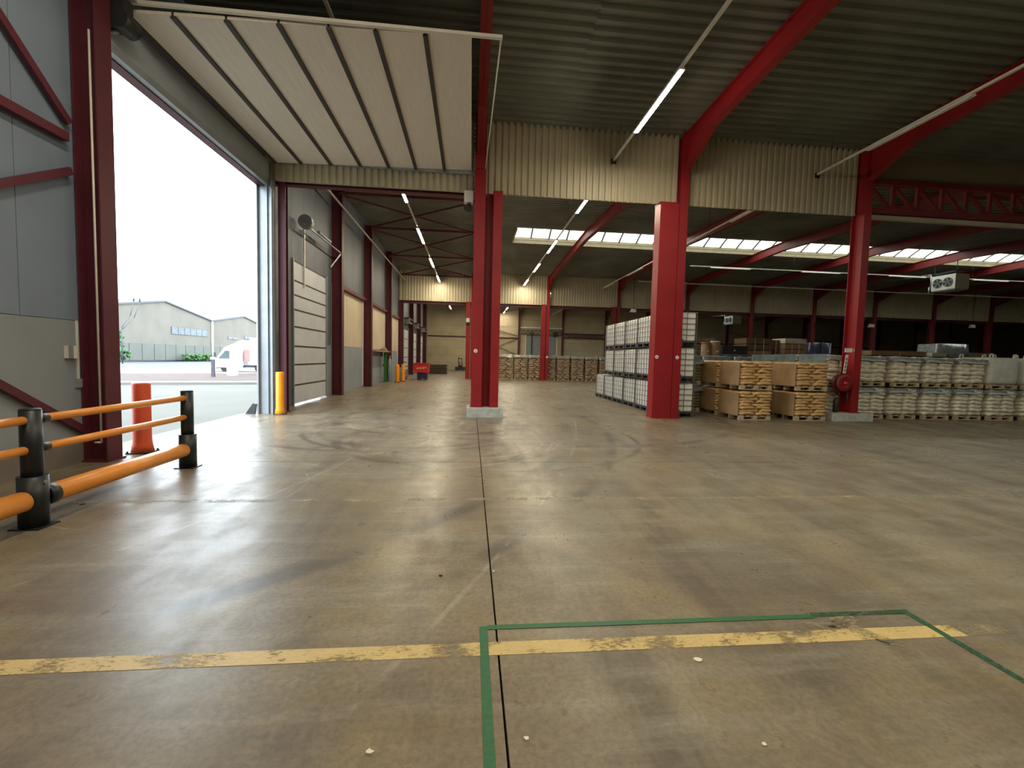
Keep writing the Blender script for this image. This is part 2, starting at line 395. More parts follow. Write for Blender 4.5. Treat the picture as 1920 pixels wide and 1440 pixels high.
P_('backing', MB().box(XL-.16, XL-.125, YB-.1, DO0-.02, 0, 9.2).box(XL-.16, XL-.125, DO1+.08, D20, 0, 9.2).box(XL-.16, XL-.125, DO0-.02, DO1+.08, 6.3, 9.2).box(XL-.16, XL-.125, D20, D21, D2Z, 9.2).box(XL-.16, XL-.125, D21, Y3+.2, 0, 9.2), PLIN, wl)
wr = struct('wall_right', MB().box(XR, XR+.15, YB-.2, Y3+.3, -.1, 9.2), FASC2, 'far right boundary wall')
wf = struct('wall_behind', MB().box(XL-.2, XR+.2, YB-.15, YB, -.1, 9.2), FASC2, 'hall wall behind the viewer')

# ------------------------------------------------------------------ roof
cl = struct('ceiling', None, None, 'dark ribbed steel roof deck')
HX0, HX1 = 2.4, 46.5
def hole(bay):
    a, b_ = bay; mid = (a+b_)/2; return mid-.05, mid+2.65
def deck(x0, x1, y0, y1):
    n_ = max(1, round((y1-y0)/.28)); p = (y1-y0)/n_; prof = []
    for i in range(n_):
        y = y0+i*p
        for t, h in ((0, 0), (.36, 0), (.5, .075), (.86, .075)): prof.append((y+t*p, zr(y+t*p)+h))
    prof.append((y1, zr(y1)))
    top = [(y1, zr(y1)+.16), (y0, zr(y0)+.16)]
    mb = MB(); n2_ = len(prof)
    vs = [(x0, *q) for q in prof]+[(x1, *q) for q in prof]; mb.add(vs, [(i, i+1, n2_+i+1, n2_+i) for i in range(n2_-1)])
    mb.prism([(y0, zr(y0)+.14), (y1, zr(y1)+.14), *[(y, z) for y, z in top]], x0, x1, 'x')
    P_('deck_sheet', mb, DECK, cl)
for bi, bay in enumerate(BAYS):
    mid = (bay[0]+bay[1])/2; h0, h1 = hole(bay)
    ex = [XL]+GX+[XR]; HX1 = 46.5
    for i in range(len(ex)-1):
        segs = [(ex[i], ex[i+1])]
        if ex[i] < HX0 < ex[i+1]: segs = [(ex[i], HX0), (HX0, ex[i+1])]
        elif ex[i] < HX1 < ex[i+1]: segs = [(ex[i], HX1), (HX1, ex[i+1])]
        for a, b_ in segs:
            if a >= HX0-.01 and b_ <= (HX1 if bi < 2 else 29.4)+.01:
                deck(a, b_, bay[0], h0); deck(a, b_, h1, bay[1])
            else:
                deck(a, b_, bay[0], mid); deck(a, b_, mid, bay[1])
    HX1 = 46.5 if bi < 2 else 29.4  # far bay opening is an unseen addition, sized for the light it gives
    # skylight
    sk = struct('window_%d' % (bi+1), None, None, ['long rooflight over the near bay', 'long arched rooflight strip over the middle bay', 'unseen rooflight added to light the far bay'][bi])
    z0 = zr(h0); z1 = zr(h1); ZT = z0+.22
    P_('kerb_upstand', MB().box(HX0-.06, HX1+.06, h1, h1+.06, z1-.04, ZT), KERB, sk)
    P_('kerb_upstand', MB().box(HX0-.06, HX1+.06, h0-.06, h0, z0-.04, ZT), FASC, sk)
    P_('kerb_upstand', MB().box(HX0-.06, HX0, h0, h1, z1-.04, ZT), FASC, sk)
    P_('kerb_upstand', MB().box(HX1, HX1+.06, h0, h1, z1-.04, ZT), FASC, sk)
    NP = round((HX1-HX0)/1.1); pw = (HX1-HX0)/NP; arc = [(h0+(h1-h0)*t, ZT+.50*sin(pi*t)) for t in [q/8 for q in range(9)]]
    mb = MB(); mb.add([(0, *q) for q in arc]+[(pw-.05, *q) for q in arc], [(i, i+1, 10+i, 9+i) for i in range(8)], True)
    pane = mb.mesh('pane', PANE)
    mb = MB()
    for a, b_ in zip(arc, arc[1:]): mb.bar((0, *a), (0, *b_), .09, .08, (1, 0, 0))
    gb = mb.mesh('glazing_bar', M('glazing_bar_alu', (.12, .12, .10), .4, .5) if bi == 0 else bpy.data.materials['glazing_bar_alu'])
    for k in range(NP):
        obj('pane', pane, sk, (HX0+k*pw+.025, 0, 0)); obj('glazing_bar', gb, sk, (HX0+k*pw, 0, 0))

# ------------------------------------------------------------------ fascia sheets under the roof steps
def corr(x0, x1, y, zb, zt, mat, parent, pitch=.19, amp=.042):
    n_ = max(1, round((x1-x0)/pitch)); p = (x1-x0)/n_; prof = []
    for i in range(n_):
        x = x0+i*p
        for t, h in ((.0, 0), (.30, 0), (.42, -amp), (.88, -amp)): prof.append((x+t*p, y+h))
    prof.append((x1, y)); poly = prof+[(x1, y+.03), (x0, y+.03)]
    mb = MB(); k = len(prof)
    mb.add([(a, b_, zb) for a, b_ in prof]+[(a, b_, zt) for a, b_ in prof], [(i, i+1, k+i+1, k+i) for i in range(k-1)])
    mb.box(x0, x1, y+.012, y+.03, zb, zt)
    P_('corrugated_sheet', mb, mat, parent)
t1 = struct('trim_1', MB().box(XL, GX[2], Y1+.06, Y1+.10, 6.50, 6.56), GALV, 'beige corrugated fascia between near and middle bays')
corr(XL, -.02, Y1, 6.45, 8.5, FASC, t1); corr(.34, 6.1, Y1, 6.45, 8.5, FASC, t1); corr(6.42, 11.95, Y1, 6.45, 8.5, FASC, t1)
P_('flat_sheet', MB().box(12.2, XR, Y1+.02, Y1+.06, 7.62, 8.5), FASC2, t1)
P_('flat_sheet', MB().box(12.2, XR, Y1-.04, Y1+.10, 6.40, 6.52), FASC, t1)
t2 = struct('trim_2', MB().box(XL, XR, Y2+.06, Y2+.10, 6.15, 6.2), GALV, 'beige corrugated fascia between middle and far bays')
for a, b_ in zip([XL]+[q+.13 for q in GX], [q-.13 for q in GX]+[XR]): corr(a, b_, Y2, 6.1, 8.5, FASC, t2, .22)

# ------------------------------------------------------------------ steel
def hsec(mb, cx, cy, wx, wy, z0, z1, along='y', tf=.022, tw=.014):
    """H section: flanges face along 'y' or 'x'"""
    if along == 'y':
        mb.box(cx-wx/2, cx+wx/2, cy-wy/2, cy-wy/2+tf, z0, z1); mb.box(cx-wx/2, cx+wx/2, cy+wy/2-tf, cy+wy/2, z0, z1)
        mb.box(cx-tw/2, cx+tw/2, cy-wy/2+tf, cy+wy/2-tf, z0, z1)
    else:
        mb.box(cx-wx/2, cx-wx/2+tf, cy-wy/2, cy+wy/2, z0, z1); mb.box(cx+wx/2-tf, cx+wx/2, cy-wy/2, cy+wy/2, z0, z1)
        mb.box(cx-wx/2+tf, cx+wx/2-tf, cy-tw/2, cy+tw/2, z0, z1)
    return mb
def sticker(parent, x, y, z, r=.055):
    P_('number_disc', MB().cyl((x, y, z), (x, y-.004, z), r, 20), WHITEP, parent, 'round white disc sticker')
    P_('disc_mark', MB().bar((x-.018, y-.006, z-.005), (x-.002, y-.006, z-.022), .012, .003, (0, 1, 0)).bar((x-.003, y-.006, z-.022), (x+.022, y-.006, z+.02), .012, .003, (0, 1, 0)), REDM, parent)
def column(x, y, zt, label, base=0, wx=.28, wy=.42, post=None, postz=6.40, mat=RED, stk=(), al='y', rzf=None):
    t = thing('steel_column', label, 'column', (0, 0, 0))
    P_('shaft', hsec(MB(), x, y, wx, wy, base, zt, al), mat, t)
    P_('base_plate', MB().box(x-wx/2-.03, x+wx/2+.03, y-wy/2-.03, y+wy/2+.03, base+.0, base+.025), mat, t)
    if post:
        px_, pw_, pd_, ax = post
        P_('crane_post', MB().box(px_-pw_/2, px_+pw_/2, y-pd_/2, y+pd_/2, base+.001, postz) if ax == 'b' else hsec(MB(), px_, y, pw_, pd_, base+.001, postz, ax), mat, t)
        P_('cap_plate', MB().box(px_-pw_/2-.01, px_+pw_/2+.01, y-pd_/2-.01, y+pd_/2+.01, postz, postz+.03), mat, t)
    for s in stk: sticker(t, *s)
    return t
cA = column(GX[0], 12.72, 8.5, 'bright red twin steel column on a concrete plinth right of the big door', .27, .31, .42, (.685, .25, .40, 'b'), stk=[(.13, 12.505, 1.90)])
P_('tie_plate', MB().box(.33, .565, 12.80, 12.82, .27, 6.43), RED, cA)
cB = column(6.20, 12.75, 8.5, 'red twin steel column standing in front of the white tank wall', 0, .25, .40, (5.77, .58, .40, 'b'), stk=[(6.20, 12.545, 1.86), (5.56, 12.545, 1.86)])
cC = column(GX[2], 12.72, 8.5, 'red steel column with the hose reel on its side', .25, .24, .46, stk=[])
for k, x in enumerate(GX[4:5]): column(x, 12.72, 8.5, 'red steel column at the right end of the lattice truss', 0, .24, .46)
column(-5.34, 12.98, 8.5, 'narrow red column just behind the grey guide of the big door', 0, .20, .18, mat=MAROON)
solo('concrete_plinth', MB().box(-.10, .94, 12.3, 13.15, 0, .27), CONC, 'chipped pale concrete plinth under the first red column', 'plinth')
solo('concrete_plinth', MB().box(11.30, 12.66, 12.4, 13.0, 0, .25), CONC, 'low concrete plinth at the foot of the hose reel column', 'plinth')
for k, x in enumerate(GX):
    post = (x-.44, .34, .36, 'y') if k in (0, 1, 2) else None
    side = 'in the far row, '+ORD[k]+' from the left wall'
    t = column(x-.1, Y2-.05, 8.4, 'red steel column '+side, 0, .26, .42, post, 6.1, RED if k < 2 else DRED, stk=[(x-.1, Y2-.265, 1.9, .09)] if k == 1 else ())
for k, x in enumerate(GX):
    column(x, Y3-.16, 8.5, 'dark red wall post against the end wall, '+ORD[k]+' from the left', 0, .24, .26, None, mat=MAROON)
column(XL+.18, 7.10, 8.8, 'wide dark maroon column at the near jamb of the big door', 0, .33, .28, mat=MAROON, al='x')
for k, y in enumerate(posts):
    column(XL+.20, y, 8.6, 'maroon wall column on the left wall, %s past the small dock door' % ORD[k], 0, .40, .30, mat=MAROON, al='x')
# conduit on the jamb column
solo('conduit', MB().cyl((-5.47, 6.94, .3), (-5.47, 6.94, 6.2), .014, 8).cyl((-5.47, 6.94, .3), (-5.56, 6.94, .3), .014, 8), TRUNK, 'thin pale conduit running up the near jamb column', 'pipe')

def rafter(x, ya, yb, label, mat=RED, haA=True, haB=True, w_=.22):
    mid = (ya+yb)/2; st = []
    Z = lambda y: zr(y)-.02
    D0 = .50
    ysl = [ya, ya+1.4, mid, yb-1.4, yb]; dep = [1.05 if haA else D0, D0, D0, D0, 1.05 if haB else D0]
    mb = MB()
    for (y0, d0), (y1, d1) in zip(zip(ysl, dep), zip(ysl[1:], dep[1:])):
        a0, a1 = Z(y0 if y0 > ya else ya+.001), Z(y1 if y1 < yb else yb-.001)
        mb.prism([(y0, a0), (y1, a1), (y1, a1-d1), (y0, a0-d0)], x-.008, x+.008, 'x')
        mb.prism([(y0, a0), (y1, a1), (y1, a1-.02), (y0, a0-.02)], x-w_/2, x+w_/2, 'x')
        mb.prism([(y0, a0-d0+.02), (y1, a1-d1+.02), (y1, a1-d1), (y0, a0-d0)], x-w_/2, x+w_/2, 'x')
    solo('roof_rafter', mb, mat, label, 'rafter')
BN = ['near', 'middle', 'far']
for bi, (a, b_) in enumerate(BAYS):
    for k, x in enumerate(GX):
        if k > 9: continue
        rafter(x, a+.25, b_-.25, 'red roof rafter over the %s bay, %s from the left wall' % (BN[bi], ORD[k]), (RED, DRED, MAROON)[bi])  # same red rafters, painted darker bay by bay as the light drops
# beams along the column rows
solo('edge_beam', hsec(MB(), 0, 0, .2, .26, XL+.1, 5.95, 'y').__class__() .box(XL+.02, .0, 13.0, 13.02, 6.41, 6.56).box(XL+.02, .0, 12.92, 13.1, 6.39, 6.41).box(XL+.02, .0, 12.92, 13.1, 6.56, 6.58), MAROON, 'dark red beam behind the corrugated fascia above the columns', 'beam')
solo('edge_beam', MB().box(XL+.02, XR-.1, Y2+.16, Y2+.18, 5.9, 6.15).box(XL+.02, XR-.1, Y2+.1, Y2+.26, 5.88, 5.9).box(XL+.02, XR-.1, Y2+.1, Y2+.26, 6.13, 6.15), MAROON, 'dark beam under the far fascia', 'beam')
# lattice truss right of column C
tr = thing('lattice_truss', 'dark red lattice truss spanning right of the hose reel column', 'truss')
P_('chord', MB().box(12.22, 23.55, 12.70, 12.92, 7.44, 7.58), DRED, tr); P_('chord', MB().box(12.22, 23.55, 12.70, 12.92, 6.55, 6.72), DRED, tr)
for i in range(13):
    x = 12.28+i*.86
    P_('upright', MB().box(x, x+.10, 12.77, 12.85, 6.72, 7.44), DRED, tr)
    P_('diagonal', MB().bar((x+.10, 12.81, 7.40), (x+.80, 12.81, 6.74), .08, .10, (0, 1, 0)), DRED, tr)
# wind bracing under the roof beside the left wall, middle bay
for k, (a, b_) in enumerate([(13.2, 18.6), (18.7, 24.0), (24.1, 29.3), (29.4, 34.7)]):
    t = thing('roof_bracing', 'crossed wind bracing under the roof by the left wall, %s from the fascia' % ORD[k], 'bracing')
    for p, q in (((-5.5, a), (.05, b_)), ((-5.5, b_), (.05, a))):
        P_('brace_bar', MB().bar((p[0], p[1], zr(p[1])-.42), (q[0], q[1], zr(q[1])-.42), .07, .07), MAROON, t)
    P_('strut', MB().bar((-5.5, b_, zr(b_)-.40), (.05, b_, zr(b_)-.40), .10, .10), MAROON, t)
# near wall bracing
t = thing('wall_bracing', 'crossed maroon bracing bars on the near left wall', 'bracing')
XB = XL+.06
for a, b_ in (((7.0, .44), (1.3, 4.2)), ((6.85, 4.2), (1.3, 1.0)), ((6.85, 4.85), (2.9, 8.5))):
    P_('brace_bar', MB().bar((XB, a[0], a[1]), (XB, b_[0], b_[1]), .10, .05, (1, 0, 0)), MAROON, t)
P_('wall_rail', MB().box(XL+.0, XL+.10, 1.3, 6.8, 4.58, 4.70), MAROON, t)
# rails between wall columns
for i in range(len(posts)):
    a, b_ = posts[i]+.16, (posts+[Y3-.3])[i+1]-.16
    solo('wall_rail', MB().box(XL+.01, XL+.16, a, b_, 4.56, 4.72), MAROON, 'horizontal maroon rail on the left wall, bay %s past the dock door' % ORD[i], 'rail')
    if i < 3: solo('wall_gasket', MB().box(XL, XL+.05, b_-.35, b_-.30, .1, 4.5), WHITEP, 'slim pale conduit before maroon wall column, bay %s' % ORD[i], 'pipe')

# ------------------------------------------------------------------ big door
dr = struct('door_1', None, None, 'raised overhead sectional door at the big opening')
XS = [-5.42, -4.74, -3.95, -3.16, -2.39, -1.65, -.85, -.07]
ZD = lambda x: 6.90+.13*(x+5.42)/5.35
for i in range(7):
    a, b_ = XS[i]+.02, XS[i+1]-.02
    P_('door_section', MB().add([(x, y, ZD(x)+t) for t in (0, .05) for y in (7.55, 12.72) for x in (a, b_)], [(0, 2, 3, 1), (4, 5, 7, 6), (0, 1, 5, 4), (2, 6, 7, 3), (0, 4, 6, 2), (1, 3, 7, 5)]), LEAF, dr)
    x = XS[i+1] if i < 6 else None
for i in range(7):
    x = XS[i]
    mb = MB().add([(x+dx, y, ZD(x)+t) for t in (-.035, .045) for y in (7.56, 12.70) for dx in (-.04, .04)], [(0, 2, 3, 1), (4, 5, 7, 6), (0, 1, 5, 4), (2, 6, 7, 3), (0, 4, 6, 2), (1, 3, 7, 5)])
    P_('stiffener', mb, SEAM, dr)
P_('door_section', MB().box(-5.62, -5.57, 7.45, 12.68, 6.34, 6.90), LEAFG, dr, 'upright leading section above the opening')
P_('stiffener', MB().box(-5.66, -5.54, 7.42, 12.7, 6.22, 6.35), GREYST, dr)
P_('header', MB().box(XL-.1, -5.66, DO0-.05, DO1+.05, 6.2, 6.32), MAROON, dr)
P_('guide_rail', MB().box(-5.6, .42, 7.46, 7.52, 6.99, 7.04), TRUNK, dr, 'pale near guide rail across the raised leaf')
P_('guide_rail', MB().box(-5.6, .1, 12.73, 12.79, 6.93, 7.02), GALV, dr)
P_('tie_bar', MB().cyl((.40, 7.49, 7.02), (.30, 12.8, 7.02), .014, 8), TRUNK, dr)
P_('jamb_guide', MB().box(-5.87, -5.60, 12.60, 12.70, 0, 6.4).box(-5.86, -5.82, 12.5, 12.60, 0, 6.4).box(-5.60, -5.45, 12.62, 12.76, 0, 6.4).box(-5.62, -5.585, 12.56, 12.62, 0, 6.4).box(-5.50, -5.47, 12.56, 12.63, 0, 6.4), GREYST, dr, 'grey steel guide at the far jamb')
P_('jamb_guide', MB().box(-5.62, -5.54, 7.26, 7.40, 0, 6.4), GREYST, dr)
mb = MB().prism([(-6.15, 0), (-5.9, 0), (-5.86, .28), (-5.95, .30)], 12.45, 12.5, 'y'); P_('foot_plate', mb, DARK, dr)
t = thing('door_operator', 'dark motor unit high beside the raised big door', 'motor', (-5.35, 7.35, 6.75))
P_('motor_body', MB().box(-.16, .10, -.07, .12, -.25, .20), DARK, t); P_('gearbox', MB().cyl((.0, -.05, -.1), (.0, .25, -.1), .14, 16), DARK, t)
P_('bracket', MB().box(-.2, .2, .02, .06, .20, .24), GALV, t); P_('bracket', MB().box(-.2, -.05, .0, .05, -.29, -.25), GALV, t)

# ------------------------------------------------------------------ dock door (closed)
def dock(n_, y0, y1, zt, seams, label, frame=True):
    d = struct('door_%d' % n_, None, None, label)
    for a, b_ in zip(seams, seams[1:]):
        P_('door_section', MB().box(XL+.02, XL+.06, y0+.03, y1-.03, a+.03, b_-.03), LEAFD, d)
        P_('seam', MB().box(XL+.028, XL+.05, y0+.03, y1-.03, b_-.03, b_+.03), SEAM, d)
    P_('frame', MB().box(XL, XL+.06, y0-.03, y0+.03, 0, zt+.05).box(XL, XL+.10, y1-.03, y1+.06, 0, zt+.05), GREYST, d)
    if frame:
        P_('shaft', MB().cyl((XL+.35, y0+.1, 5.85), (XL+.35, y1+.9, 5.85), .03, 10), GALV, d)
        P_('spring', MB().cyl((XL+.35, y0+1.4, 5.95), (XL+.35, y1-.4, 5.95), .06, 10), GREYST, d)
        P_('drum', MB().cyl((XL+.35, y0+.15, 5.95), (XL+.35, y0+.35, 5.95), .22, 20), GREYST, d)
        P_('pull_pole', MB().box(XL+.08, XL+.12, y0+.75, y0+.80, 3.9, 5.85), TRUNK, d)
        P_('bracket_arm', MB().bar((XL+.35, y1+.9, 5.8), (XL+.05, y1+.6, 5.2), .05, .05), GALV, d)
    return d
dock(2, D20, D21, D2Z, [.035, .66, 1.33, 1.93, 2.56, 3.11, 3.58, 4.04, 4.66], 'closed white sectional dock door beside the big opening')
P_('seal', MB().box(XL-.10, XL+.0, D20, D21, 4.60, 4.70), SEAM, bpy.data.objects['door_2'])
for k, (a, b_) in enumerate(((36.6, 39.9), (42.4, 45.6), (48.2, 51.4))):
    dock(3+k, a, b_, 4.1, [.03, .8, 1.6, 2.4, 3.2, 4.0], 'closed far dock door, %s of three down the left wall' % ORD[k], False)
    t = thing('door_operator', 'grey spring gear above the %s far dock door' % ORD[k], 'door gear', (XL+.4, (a+b_)/2, 4.6))
    P_('drum', MB().cyl((0, -1.6, 0), (0, -1.3, 0), .25, 14), GREYST, t); P_('shaft', MB().cyl((0, -1.8, 0), (0, 1.8, 0), .05, 8), GALV, t)
    P_('mounting_frame', MB().box(-.3, .2, -1.7, 1.7, .2, .3).box(-.3, -.2, -1.7, -1.6, -.4, .2).box(-.3, -.2, 1.6, 1.7, -.4, .2), DARK, t)
# control box, keypad, small wall boxes
t = thing('control_box', 'slim grey control box beside the dock door', 'control box', (XL, 13.85, 1.45)); P_('housing', MB().box(0, .14, -.14, .14, .0, .95), GREYST, t); P_('switch', MB().box(.14, .155, -.08, .08, .1, .35), DARK, t)
P_('cable', MB().cyl((.06, 0, 0), (.06, 0, -1.4), .02, 8), DARK, t)
t = thing('push_button_unit', 'small two-tone push button box on the near left wall', 'switch', (XL, 6.79, 1.64)); P_('housing', MB().box(0, .06, -.07, .07, -.09, .09), WHITEP, t); P_('cover', MB().box(.06, .075, -.07, -.01, -.09, .09), GREYST, t)
t = thing('junction_box', 'flat pale cable box with conduits on the near left wall', 'cable box', (XL, 6.93, 1.2)); P_('housing', MB().box(0, .03, -.06, .10, -.08, .05), WALLP, t); P_('cable_duct', MB().box(0, .02, -.02, .0, .05, .9), WHITEP, t); P_('cable_duct', MB().box(0, .02, .07, .09, .05, .9), WHITEP, t)

# ------------------------------------------------------------------ barrier and bollards
t = thing('impact_barrier', 'orange and black three-rail impact barrier on the left', 'barrier', (-4.09, 0, 0))
for y in (6.66, 4.42, 2.18):
    p = P_('post', MB().cyl((0, y, .40), (0, y, 1.11), .078, 20).lathe([(.078, 1.11), (.07, 1.125), (0.0, 1.13)], (0, y, 0), 20), BLACK, t)
    P_('sleeve', MB().cyl((0, y, .01), (0, y, .49), .108, 24).box(-.13, .13, y-.11, y+.11, 0, .012), BLACK, p)
    P_('bolt', MB().cyl((.105, y, .43), (.118, y, .43), .018, 10), GALV, p)
for y0, y1 in ((4.42, 6.66), (2.18, 4.42)):
    for z, r, g_ in ((1.02, .040, .09), (.74, .040, .09), (.27, .094, .12)):
        q = P_('rail', MB().cyl((.0, y0+g_+.04, z), (0, y1-g_+.02, z), r, 20), ORANGE, t, 'thick orange bottom rail' if r > .05 else None)
        P_('rail_socket', MB().cyl((0, y0+g_-.04, z), (0, y0+g_+.06, z), r*1.12, 18), BLACK, q)
def bollard(x, y, h, r, mat, label, grp=None):
    t = thing('bollard', label, 'bollard', (x, y, 0), 0, grp)
    P_('sleeve', MB().lathe([(r*1.25, .02), (r*1.08, .14), (r, .22), (r, h-.03), (r*.94, h-.005), (r*.3, h)], n=24), mat, t)
    P_('base_plate', MB().box(-r*1.25, r*1.25, -r*1.25, r*1.25, 0, .02), DARK, t)
    for a in (-1, 1):
        for c_ in (-1, 1): P_('bolt', MB().cyl((a*r*1.1, c_*r*1.1, .02), (a*r*1.1, c_*r*1.1, .045), .014, 8), DARK, t)
    return t
bollard(-5.38, 7.62, 1.16, .125, BOLRED, 'orange red bollard standing in the big doorway behind the barrier')
bollard(-5.23, 12.44, 1.18, .105, YEL, 'bright yellow bollard at the far jamb of the big door')
bollard(-4.67, 28.2, 1.15, .12, YEL, 'yellow bollard far down the left wall, nearer of a pair')
bollard(-4.5, 29.4, 1.15, .12, YEL, 'yellow bollard far down the left wall, farther of a pair')

# ------------------------------------------------------------------ light lines
LW = .12
def trunk(x, ya, yb, label, z=7.6, x1=None):
    if x1 is None: mb = MB().box(x-.03, x+.03, ya, yb, z, z+.05)
    else: mb = MB().box(x, x1, ya-.03, ya+.03, z, z+.05)
    t = thing('light_trunking', label, 'trunking'); P_('rail', mb, TRUNK, t)
    if x1 is None and abs(yb-(Y1-.05)) < .01: P_('dark_hole_patch', MB().box(x-.07, x+.07, yb-.02, yb+.05, z-.08, z+.07), DARK, t)  # dark box painted in place of the shaded hole where trunking meets fascia
    n_ = max(2, int((yb-ya)/4) if x1 is None else int((x1-x)/5))
    for i in range(n_):
        if x1 is None: y = ya+.5+(yb-ya-1)*i/(n_-1); P_('hanger', MB().cyl((x, y, z+.05), (x, y, zr(y)), .006, 6), DARK, t)
        else: xx = x+.5+(x1-x-1)*i/(n_-1); P_('hanger', MB().cyl((xx, ya, z+.05), (xx, ya, zr(ya)), .006, 6), DARK, t)
    return t
body = MB().prism([(-.035, .0), (-LW/2, -.035), (-LW/2, -.05), (LW/2, -.05), (LW/2, -.035), (.035, .0)], 0, 1, 'y').mesh('lamp_body', WHITEP)
dif = MB().prism([(-LW/2+.008, -.05), (-LW/2+.015, -.066), (LW/2-.015, -.066), (LW/2-.008, -.05)], .02, .98, 'y').mesh('diffuser', DIFF)
dif0 = MB().prism([(-LW/2+.008, -.05), (-LW/2+.015, -.066), (LW/2-.015, -.066), (LW/2-.008, -.05)], .02, .98, 'y').mesh('diffuser', WHITEP)
def lamp(x, y0, y1, label, lit=True, z=7.6, horiz=False):
    t = thing('strip_luminaire', label, 'light', (x, y0, z), -pi/2 if horiz else 0)
    for nm, me in (('lamp_body', body), ('diffuser', dif if lit else dif0)):
        o = obj(nm, me, t); o.scale = (1, y1-y0, 1)
for x, nm in ((-2.55, 'left'), (4.09, 'middle'), (10.57, 'right')):
    for bi, (a, b_) in enumerate(BAYS):
        trunk(x, a+.4, b_-.05 if bi < 2 else b_-.4, '%s line of lamp trunking along the %s bay' % (nm, BN[bi]))
trunk(-5.25, Y1+.4, Y2-.1, 'pale lamp trunking beside the left wall, middle bay')
trunk(13.2, 25.6, 25.6, 'pale trunking crossing the middle bay under the rooflight', 7.6, 58)
trunk(12.2, 31.3, 31.3, 'thin dull trunking crossing the middle bay near the far fascia', 7.6, 58)
trunk(12.4, 47.8, 47.8, 'pale trunking crossing the far bay', 7.6, 58)
LS = {(-2.55, 'left'): [(-2.8, -.3), (2.8, 5.3), (14.4, 17.2), (20.5, 23.2), (26.5, 29.1), (32.0, 34.5), (38.5, 41), (44.4, 47), (50.6, 53.2)],
      (4.09, 'middle'): [(-2.9, -.4), (2.9, 5.4), (8.63, 11.1), (14.7, 17.3), (21.3, 23.9), (26.6, 29.2), (32.1, 34.5), (38.5, 41), (44.2, 46.8), (49.8, 52.2), (54.3, 56.3)]}
for (x, nm), q in LS.items():
    for k, (a, b_) in enumerate(q): lamp(x, a, b_, 'glowing strip lamp in the %s light line, %s along it' % (nm, ORD[k]))
for k, (a, b_) in enumerate([(2.9, 5.4), (8.6, 11.1), (14.7, 17.3), (20.7, 23.3), (26.6, 29.2), (32.1, 34.5)]): lamp(10.57, a, b_, 'unlit strip lamp in the right light line, %s along it' % ORD[k], False)
for k, x0 in enumerate((14.5, 20.5, 26.5, 32.5, 38.5)): lamp(x0, 25.6, 28.2, 'unlit strip lamp on the crossing trunking, %s from the left' % ORD[k], False, 7.6, True)

# ------------------------------------------------------------------ air coolers
def cooler(x, y, z, W, L, H, label):
    t = thing('air_cooler', label, 'air cooler', (x, y, z))
    P_('casing', MB().box(.02, W, 0, L, 0, H), WHITEP, t)
    P_('face_panel', MB().box(0, .02, .0, L, .02, H-.02), WHITEP, t)
    for k in (0, 1):
        yc = L*(.30+.42*k); r = H*.30
        f = P_('fan', MB().cyl((-.03, yc, H*.5), (.0, yc, H*.5), r, 24), DARK, t)
        mb = MB()
        for a in range(5):
            an = a*2*pi/5; mb.add([(-.045, yc+.05*cos(an+s)*k2*6, H*.5+.05*sin(an+s)*k2*6) for s, k2 in ((-.2, .25), (.2, .25), (.45, r/.31), (-.0, r/.31))], [(0, 1, 2, 3)])
        mb.cyl((-.05, yc, H*.5), (-.03, yc, H*.5), .06, 12)
        P_('blade_set', mb, GREYST, f)
        mb = MB(); 
        for rr in (.55, 1.0):
            for a in range(20): mb.bar((-.06, yc+r*rr*cos(a*pi/10), H*.5+r*rr*sin(a*pi/10)), (-.06, yc+r*rr*cos((a+1)*pi/10), H*.5+r*rr*sin((a+1)*pi/10)), .012, .012)
        P_('guard_ring', mb, GALV, f)
    P_('drip_tray', MB().box(.05, W, .05, L, -.05, 0), GREYST, t)
    P_('hanging_frame', MB().box(-.02, W, .02, .06, H+.12, H+.18).box(-.02, W, L-.06, L-.02, H+.12, H+.18).box(.0, .04, .0, L+.7, H+.12, H+.18).box(.1, .13, .03, .06, H, zr(y)-z).box(.1, .13, L-.06, L-.03, H, zr(y+L)-z), DARK, t)
    P_('pipe', MB().tube([(.0, L+.05, .1), (.0, L+.05, H+.15), (.5, 5, H+.35)], .03).tube([(-.02, L+.12, -.12), (-.02, L+.12, .3)], .04), GALV, t)
cooler(29.3, 24.0, 6.65, .95, 1.38, .92, 'white two-fan air cooler hanging right, beneath the rooflight')
cooler(28.35, 45.0, 6.12, 1.0, 1.5, .88, 'small distant white two-fan air cooler above the stacked goods')
for k, (x, y, z) in enumerate(((12.1, 32.5, 5.5), (32.9, 33.2, 5.05), (42.3, 33.2, 5.3))):
    t = thing('emergency_light', 'small white wedge lamp on the far column row, %s from left' % ORD[k], 'light', (x, y, z)); P_('housing', MB().prism([(0, 0), (.5, 0), (.5, .22), (.15, .28)], 0, .15, 'y'), WHITEP, t); P_('stem', MB().cyl((.3, .07, .25), (.3, .07, zr(y)-z), .02, 8), DARK, t)
for k, (x, y, z) in enumerate(((-.12, 12.75, 6.12), (-.27, 34.66, 4.5))):
    t = thing('siren_unit', ['beige box with a dark horn high on the first red column', 'small beige box on the far red column beyond the first'][k], 'siren', (x, y, z)); P_('housing', MB().box(-.16, .10, -.1, .1, 0, .32), WHITEP, t); P_('horn', MB().cyl((-.02, 0, -.02), (-.05, -.06, -.18), .05, 14, .12), DARK, t)

